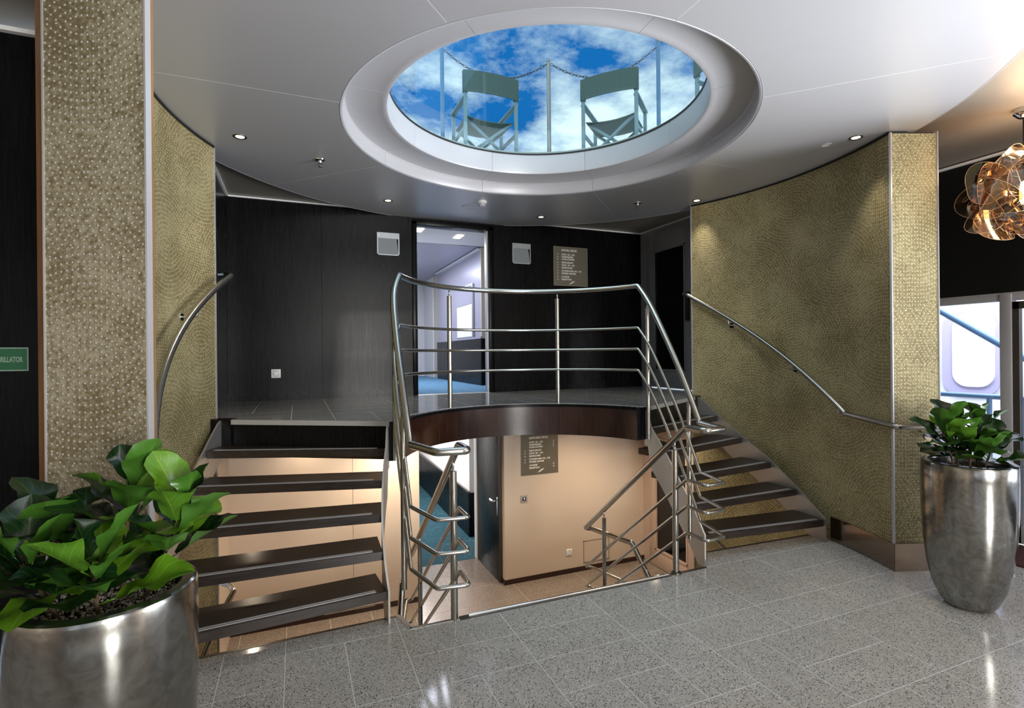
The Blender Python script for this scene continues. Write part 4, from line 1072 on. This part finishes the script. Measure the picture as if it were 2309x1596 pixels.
# ------------------------------------------------------------------ right side: black wall over glazed entrance
XE = 5.45
we = empty_struct('wall_entrance', 'black wall band above the glazed entrance')
obox('wall_panel', (XE, XE + .06, 1.2, 4.6, 2.06, ZC2), 'black_wall', we)
obox('wall_panel', (XE, XE + .06, -5.4, -1.2, 0, ZC2), 'tan_panel', we)
obox('wall_panel', (XE, XE + .06, -1.2, 1.2, 2.35, ZC2), 'black_wall', we)
obox('wall_panel', (XE, XE + .06, -1.2, 1.2, 0, .3), 'black_wall', we)
obox('wall_panel', (XE, XE + .06, 4.2, 6.1, 0, ZC2), 'black_wall', we)
obox('ceiling_cove', (XE - .03, XE, 1.2, 4.6, ZC2 - .03, ZC2 - .012), 'white_trim', we)
wd = empty_struct('window_1', 'glazed entrance wall with aluminium mullions')
for a, b, w in ((2.43, 2.51, 0), (1.40, 1.50, 0), (3.9, 4.2, 0)): obox('mullion', (XE - .03, XE + .05, a, b, 0, 2.06), 'alu', wd, bev=.004)
obox('head_rail', (XE - .02, XE + .05, 1.3, 4.2, 2.0, 2.07), 'alu', wd, bev=.004)
obox('glass_pane', (XE + .01, XE + .018, 2.51, 3.9, .12, 2.0), 'door_glass', wd)
obox('bottom_rail', (XE - .02, XE + .05, 2.51, 3.9, 0, .12), 'alu', wd)
d5 = empty_struct('door_5', 'glass entrance door with dark stile')
obox('door_stile', (XE - .02, XE + .03, 2.385, 2.425, .02, 1.99), 'dark_steel', d5); obox('door_stile', (XE - .02, XE + .03, 1.50, 1.56, .02, 1.99), 'dark_steel', d5)
obox('bottom_rail', (XE - .02, XE + .03, 1.50, 2.425, .02, .16), 'alu', d5); obox('top_rail', (XE - .02, XE + .03, 1.50, 2.425, 1.93, 1.99), 'dark_steel', d5)
obox('glass_pane', (XE, XE + .008, 1.56, 2.385, .16, 1.93), 'door_glass', d5)
mt = obox('door_mat', (4.90, 5.42, 1.5, 2.62, .001, .016), 'mat_red', bev=.004); tag(mt, 'dark red ribbed entrance mat behind the right planter', 'mat')

# outside: side deck, railing, white hull alongside
struct(obox('floor_side_deck', (XE + .06, 6.75, -2, 7.5, -.12, -.02), 'deck_teak'))
er = thing('deck_railing', 'blue and steel deck railing outside the entrance glass', 'railing', (6.40, 0, 0))
for z, r, mm in ((1.13, .026, 'blue_paint'), (.86, .012, 'steel_plate'), (.60, .012, 'steel_plate'), (.34, .012, 'steel_plate')):
    ocyl('top_rail' if z > 1 else 'mid_rail', (0, -1.5, z), (0, 7.0, z), r, mm, er)
for y_ in (.4, 1.6, 2.78, 3.05, 4.4, 5.8): ocyl('post', (0, y_, -.02), (0, y_, 1.13), .022, 'blue_paint', er)
tg = thing('life_raft_bracket', 'blue steel bracket standing on the outside deck railing', 'bracket', (6.36, 2.87, 1.0))
obox('plate', (-.02, .02, -.05, .05, 0, .28), 'blue_paint', tg, bev=.004); obox('arm', (-.10, .10, -.012, .012, .20, .23), 'blue_paint', tg)
st = tag(tube('diagonal_strut', [(6.7, 4.35, 2.55), (6.7, 3.05, 1.62), (6.7, 2.2, 1.0)], .035, 'blue_paint'), 'blue diagonal steel strut outside the entrance glass', 'strut')
hl = thing('ship_hull', 'white hull of the ship moored alongside, with a rounded window', 'ship', (8.2, 4.0, 0))
bm = bmesh.new(); box(bm, 0, .3, -9, 9, -2.0, 5.2); bobj('hull_plating', bm, 'hull', hl)
def rrect(name, cy2, cz, w, h, r, x0, x1, mat):
    bm = bmesh.new(); pts = []
    for cx_, cyy, a0 in ((w / 2 - r, h / 2 - r, 0), (-w / 2 + r, h / 2 - r, 90), (-w / 2 + r, -h / 2 + r, 180), (w / 2 - r, -h / 2 + r, 270)):
        for i in range(7):
            a = math.radians(a0 + 15 * i); pts.append((cx_ + r * math.cos(a), cyy + r * math.sin(a)))
    a_ = [bm.verts.new((x0, cy2 + p[0], cz + p[1])) for p in pts]; b_2 = [bm.verts.new((x1, cy2 + p[0], cz + p[1])) for p in pts]
    bm.faces.new(a_); bm.faces.new(b_2[::-1]); n = len(pts)
    for i in range(n): bm.faces.new((a_[i], a_[(i + 1) % n], b_2[(i + 1) % n], b_2[i]))
    return bobj(name, bm, mat, hl, angle=30)
for c in (.06, -1.15):
    rrect('window_surround', c + .04, 1.55, .64, 1.10, .20, -.03, 0, 'hull_lilac'); rrect('window_blind', c, 1.58, .46, .93, .17, -.05, -.03, 'hull')
for z in (2.75, .45): 
    ocyl('rubbing_strake', (-.03, -8, z), (-.03, 8, z), .03, 'blue_paint', hl)

# ------------------------------------------------------------------ chandelier
ch = thing('chandelier', 'amber acrylic petal chandelier hanging at the right edge', 'chandelier', (4.64, 2.00, 2.66))
lathe('ceiling_cup', [(0, .59), (.06, .59), (.058, .56), (.03, .53), (.010, .525), (0, .525)], 'chrome', ch, n=28)
ocyl('rod', (0, 0, .15), (0, 0, .53), .008, 'black', ch, n=10)
lathe('lamp_core', [(0, .10), (.02, .09), (.028, .05), (.028, -.03), (.02, -.06), (0, -.065)], 'bulb', ch, n=20)
rnd = random.Random(4)
pet = []
for v_ in range(3):
    bm = bmesh.new(); n, m_ = 24, 5; rg = [[bm.verts.new((0, 0, 0))]]
    bend = (1.0, 1.6, .6)[v_]
    for j in range(1, m_ + 1):
        row = []
        for i in range(n):
            a = 2 * PI * i / n; rr_ = .128 * j / m_ * (1 + .07 * math.sin(2 * a + v_) + .05 * math.sin(3 * a))
            x, y = rr_ * math.cos(a), rr_ * math.sin(a) * 1.1; z = bend * x * x + .022 * math.sin(2 * a + v_) * (j / m_) ** 2 - .7 * y * y
            row.append(bm.verts.new((x, y, z + .004 * math.sin(12 * a) * j / m_)))
        rg.append(row)
    for i in range(n): bm.faces.new((rg[0][0], rg[1][i], rg[1][(i + 1) % n]))
    for A_, B_ in zip(rg[1:], rg[2:]):
        for i in range(n): bm.faces.new((A_[i], B_[i], B_[(i + 1) % n], A_[(i + 1) % n]))
    for f in bm.faces: f.smooth = True
    edge_pts = [v__.co.copy() for v__ in rg[-1]]
    tube_bm(bm, edge_pts, .0016, 4, closed=True, mi=1)
    me = bpy.data.meshes.new('petal'); bm.to_mesh(me); bm.free(); me.materials.append(M['amber_petal']); me.materials.append(M['amber_edge']); pet.append(me)
NP = 30
for i in range(NP):
    z = 1 - 2 * (i + .5) / NP; a = i * 2.39996; r = math.sqrt(1 - z * z); R_ = .27 + .05 * rnd.random()
    dv = Vector((r * math.cos(a), r * math.sin(a), z * .85)); 
    tilt = Vector((rnd.uniform(-.45, .45), rnd.uniform(-.45, .45), rnd.uniform(-.45, .45)))
    p_ = bpy.data.objects.new('petal', pet[i % 3]); COL.objects.link(p_); p_.parent = ch; p_.location = dv * R_
    p_.rotation_euler = ((dv + tilt).to_track_quat('Z', 'Y') @ Matrix.Rotation(rnd.uniform(0, 6.28), 3, 'Z').to_quaternion()).to_euler()
    tube('wire', [dv * .05, dv * R_], .0015, 'chrome', ch, n=4)
ld = bpy.data.lights.new('chandelier_glow', 'POINT'); ld.energy = 10; ld.color = (1, .62, .32); ld.shadow_soft_size = .06
lo = bpy.data.objects.new('lamp_glow', ld); COL.objects.link(lo); lo.parent = ch; lo.location = (0, 0, .28)

# lower deck downlights
for i, (x_, y_, e_) in enumerate(((1.02, 5.62, 130), (3.2, 5.35, 50), (1.8, 6.6, 26), (.1, 5.75, 22), (3.70, 4.85, 110), (-0.35, 4.85, 30))):
    z_ = .845 if y_ > 4.7 else .80
    t = thing('downlight', 'small warm downlight under the landing, hidden from the hall, fixture %s' % ('beside the bright wall', 'before the directory sign', 'in the lower doorway', 'behind the left treads', 'behind the right treads', 'beside the left gold wall')[i], 'downlight', (x_, y_, z_), 0, 'lower deck downlights')
    lathe('trim_ring', [(.030, -.001), (.034, -.004), (.046, -.003), (.047, .001), (.03, .001)], 'dark_steel', t, n=20)
    ld = bpy.data.lights.new('lower_beam', 'SPOT'); ld.energy = e_; ld.color = (1, .80, .58); ld.spot_size = math.radians(150); ld.spot_blend = .9; ld.shadow_soft_size = .015
    lo = bpy.data.objects.new('lamp_beam', ld); COL.objects.link(lo); lo.parent = t; lo.location = (0, 0, -.02)

# ------------------------------------------------------------------ planters with fiddle-leaf figs
def leaf_mesh(seed, L=.21, wd=.135, droop=.5, fold=.35):
    rnd = random.Random(seed); bm = bmesh.new(); uvl = bm.loops.layers.uv.new('UVMap'); nu, nv = 6, 10; g = {}
    ph = rnd.uniform(0, 6)
    for j in range(nv + 1):
        t = j / nv
        w = wd / 2 * (math.sin(PI * min(1, t ** .95 * .93 + .07)) ** .75) * (.62 + .55 * t) * (1.22 if t > .5 else 1.0)
        if j == nv: w *= .12
        ang = droop * t * t; yy = L * (t - .18 * droop * t ** 3); zz = -L * droop * .42 * t ** 2.2
        for i in range(nu + 1):
            u = -1 + 2 * i / nu
            x = u * w; z = zz + abs(u) * w * fold + .019 * math.sin(ph + t * 12 + (2 if u > 0 else 0)) * u * u * math.sin(PI * t)
            g[i, j] = bm.verts.new((x, yy + .05, z))
    for j in range(nv):
        for i in range(nu):
            f = bm.faces.new((g[i, j], g[i + 1, j], g[i + 1, j + 1], g[i, j + 1])); f.smooth = True
            for l, (a, b) in zip(f.loops, ((i, j), (i + 1, j), (i + 1, j + 1), (i, j + 1))): l[uvl].uv = (a / nu, b / nv)
    # petiole
    tube_bm(bm, [(0, 0, 0), (0, .03, .001), (0, .056, 0)], .0028, 5)
    me = bpy.data.meshes.new('leaf'); bm.to_mesh(me); bm.free(); me.materials.append(M['leaf']); return me
LEAVES = [leaf_mesh(1, .24, .165, .30, .30), leaf_mesh(2, .25, .17, .55, .22), leaf_mesh(3, .22, .155, .10, .45), leaf_mesh(4, .24, .165, .7, .15), leaf_mesh(5, .15, .11, .2, .5)]
def planter(loc, rz, label, seed, stems):
    rnd = random.Random(seed)
    t = thing('potted_fig', label, 'potted plant', loc, rz)
    H, R = .90, .236
    prof = [(0, .004), (.10, 0), (.125, .012), (.150, .045), (.185, .13), (.211, .26), (.228, .42), (.236, .60), (.238, .80), (.237, .885), (.233, .897), (.226, .902)]
    lathe('pot', prof, 'planter', t, n=72)
    lathe('pot_rim', [(.226, .902), (.200, .902), (.193, .897), (.190, .885), (.190, .80)], 'planter_rim', t, n=72)
    lathe('soil', [(0, .835), (.191, .835)], 'soil', t, n=40)
    ob = obox('maker_plate', (-.008, .008, -.002, 0, -.008, .008), 'alu', t); ob.location = (.03, -.212, .26); 
    # gravel
    bm = bmesh.new(); base = bmesh.new(); bmesh.ops.create_icosphere(base, subdivisions=1, radius=1)
    vco = [v_.co.copy() for v_ in base.verts]; fco = [[v_.index for v_ in f.verts] for f in base.faces]; base.free()
    for _ in range(1300):
        r = .186 * math.sqrt(rnd.random()); a = rnd.uniform(0, 2 * PI); s_ = rnd.uniform(.0035, .0065)
        q = Matrix.Rotation(rnd.uniform(0, 6.3), 3, (rnd.random(), rnd.random(), rnd.random() + .01)); sc = Vector((s_, s_ * rnd.uniform(.7, 1), s_ * rnd.uniform(.5, .8)))
        c = Vector((r * math.cos(a), r * math.sin(a), .845 + rnd.uniform(0, .014)))
        vs = [bm.verts.new(c + q @ Vector((v_.x * sc.x, v_.y * sc.y, v_.z * sc.z))) for v_ in vco]
        for f in fco: bm.faces.new([vs[i] for i in f])
    g = bobj('gravel', bm, 'gravel', t); g['kind'] = 'stuff'
    for (sx_, sy_, h, ln, la) in stems:
        top = Vector((sx_ + ln * math.cos(la), sy_ + ln * math.sin(la), .85 + h))
        base_ = Vector((sx_, sy_, .84)); mid_ = base_.lerp(top, .5) + Vector((0, 0, .01))
        tube('stem', smooth_pts([base_, mid_, top], 4), .006, 'stem', t, n=7)
        nl = int(7 + h * 24)
        for i in range(nl):
            f = (i + .5) / nl; p = base_.lerp(top, .25 + .75 * f); a = i * 2.39996 + rnd.uniform(-.3, .3) + la
            elev = math.radians(14 + 56 * f ** 1.3 + rnd.uniform(-10, 12))
            me = LEAVES[4] if f > .93 else LEAVES[rnd.choice((0, 1, 2, 3) if f < .6 else (0, 2, 0, 1))]
            o = bpy.data.objects.new('leaf', me); COL.objects.link(o); o.parent = t; o.location = p
            sc = rnd.uniform(.76, 1.0) * (1.0 - .12 * f); o.scale = (sc, sc, sc)
            o.rotation_euler = (Matrix.Rotation(a, 3, 'Z') @ Matrix.Rotation(elev, 3, 'X') @ Matrix.Rotation(rnd.uniform(-.4, .4), 3, 'Y')).to_euler()
    return t
D_ = lambda lat, D: (lat * .9252 + D * .3795, D * .9252 - lat * .3795)
pl = D_(-1.238, 1.60); pr = D_(2.845, 3.29)
planter((*pl, 0), 0, 'large silver egg-shaped planter with a leafy fig, front left', 21, [(-.08, .02, .22, .09, 2.6), (.02, .06, .33, .03, .8), (.09, .0, .26, .12, .1), (0, -.08, .16, .06, -1.5), (-.1, -.05, .18, .08, 3.6)])
planter((*pr, 0), 0, 'tall silver egg-shaped planter with a leafy fig beside the right gold wall', 33, [(-.07, .03, .24, .08, 2.8), (.02, .06, .28, .03, 1.2), (.09, .0, .26, .10, .2), (0, -.08, .16, .05, -1.5), (-.02, -.02, .2, .03, 4)])
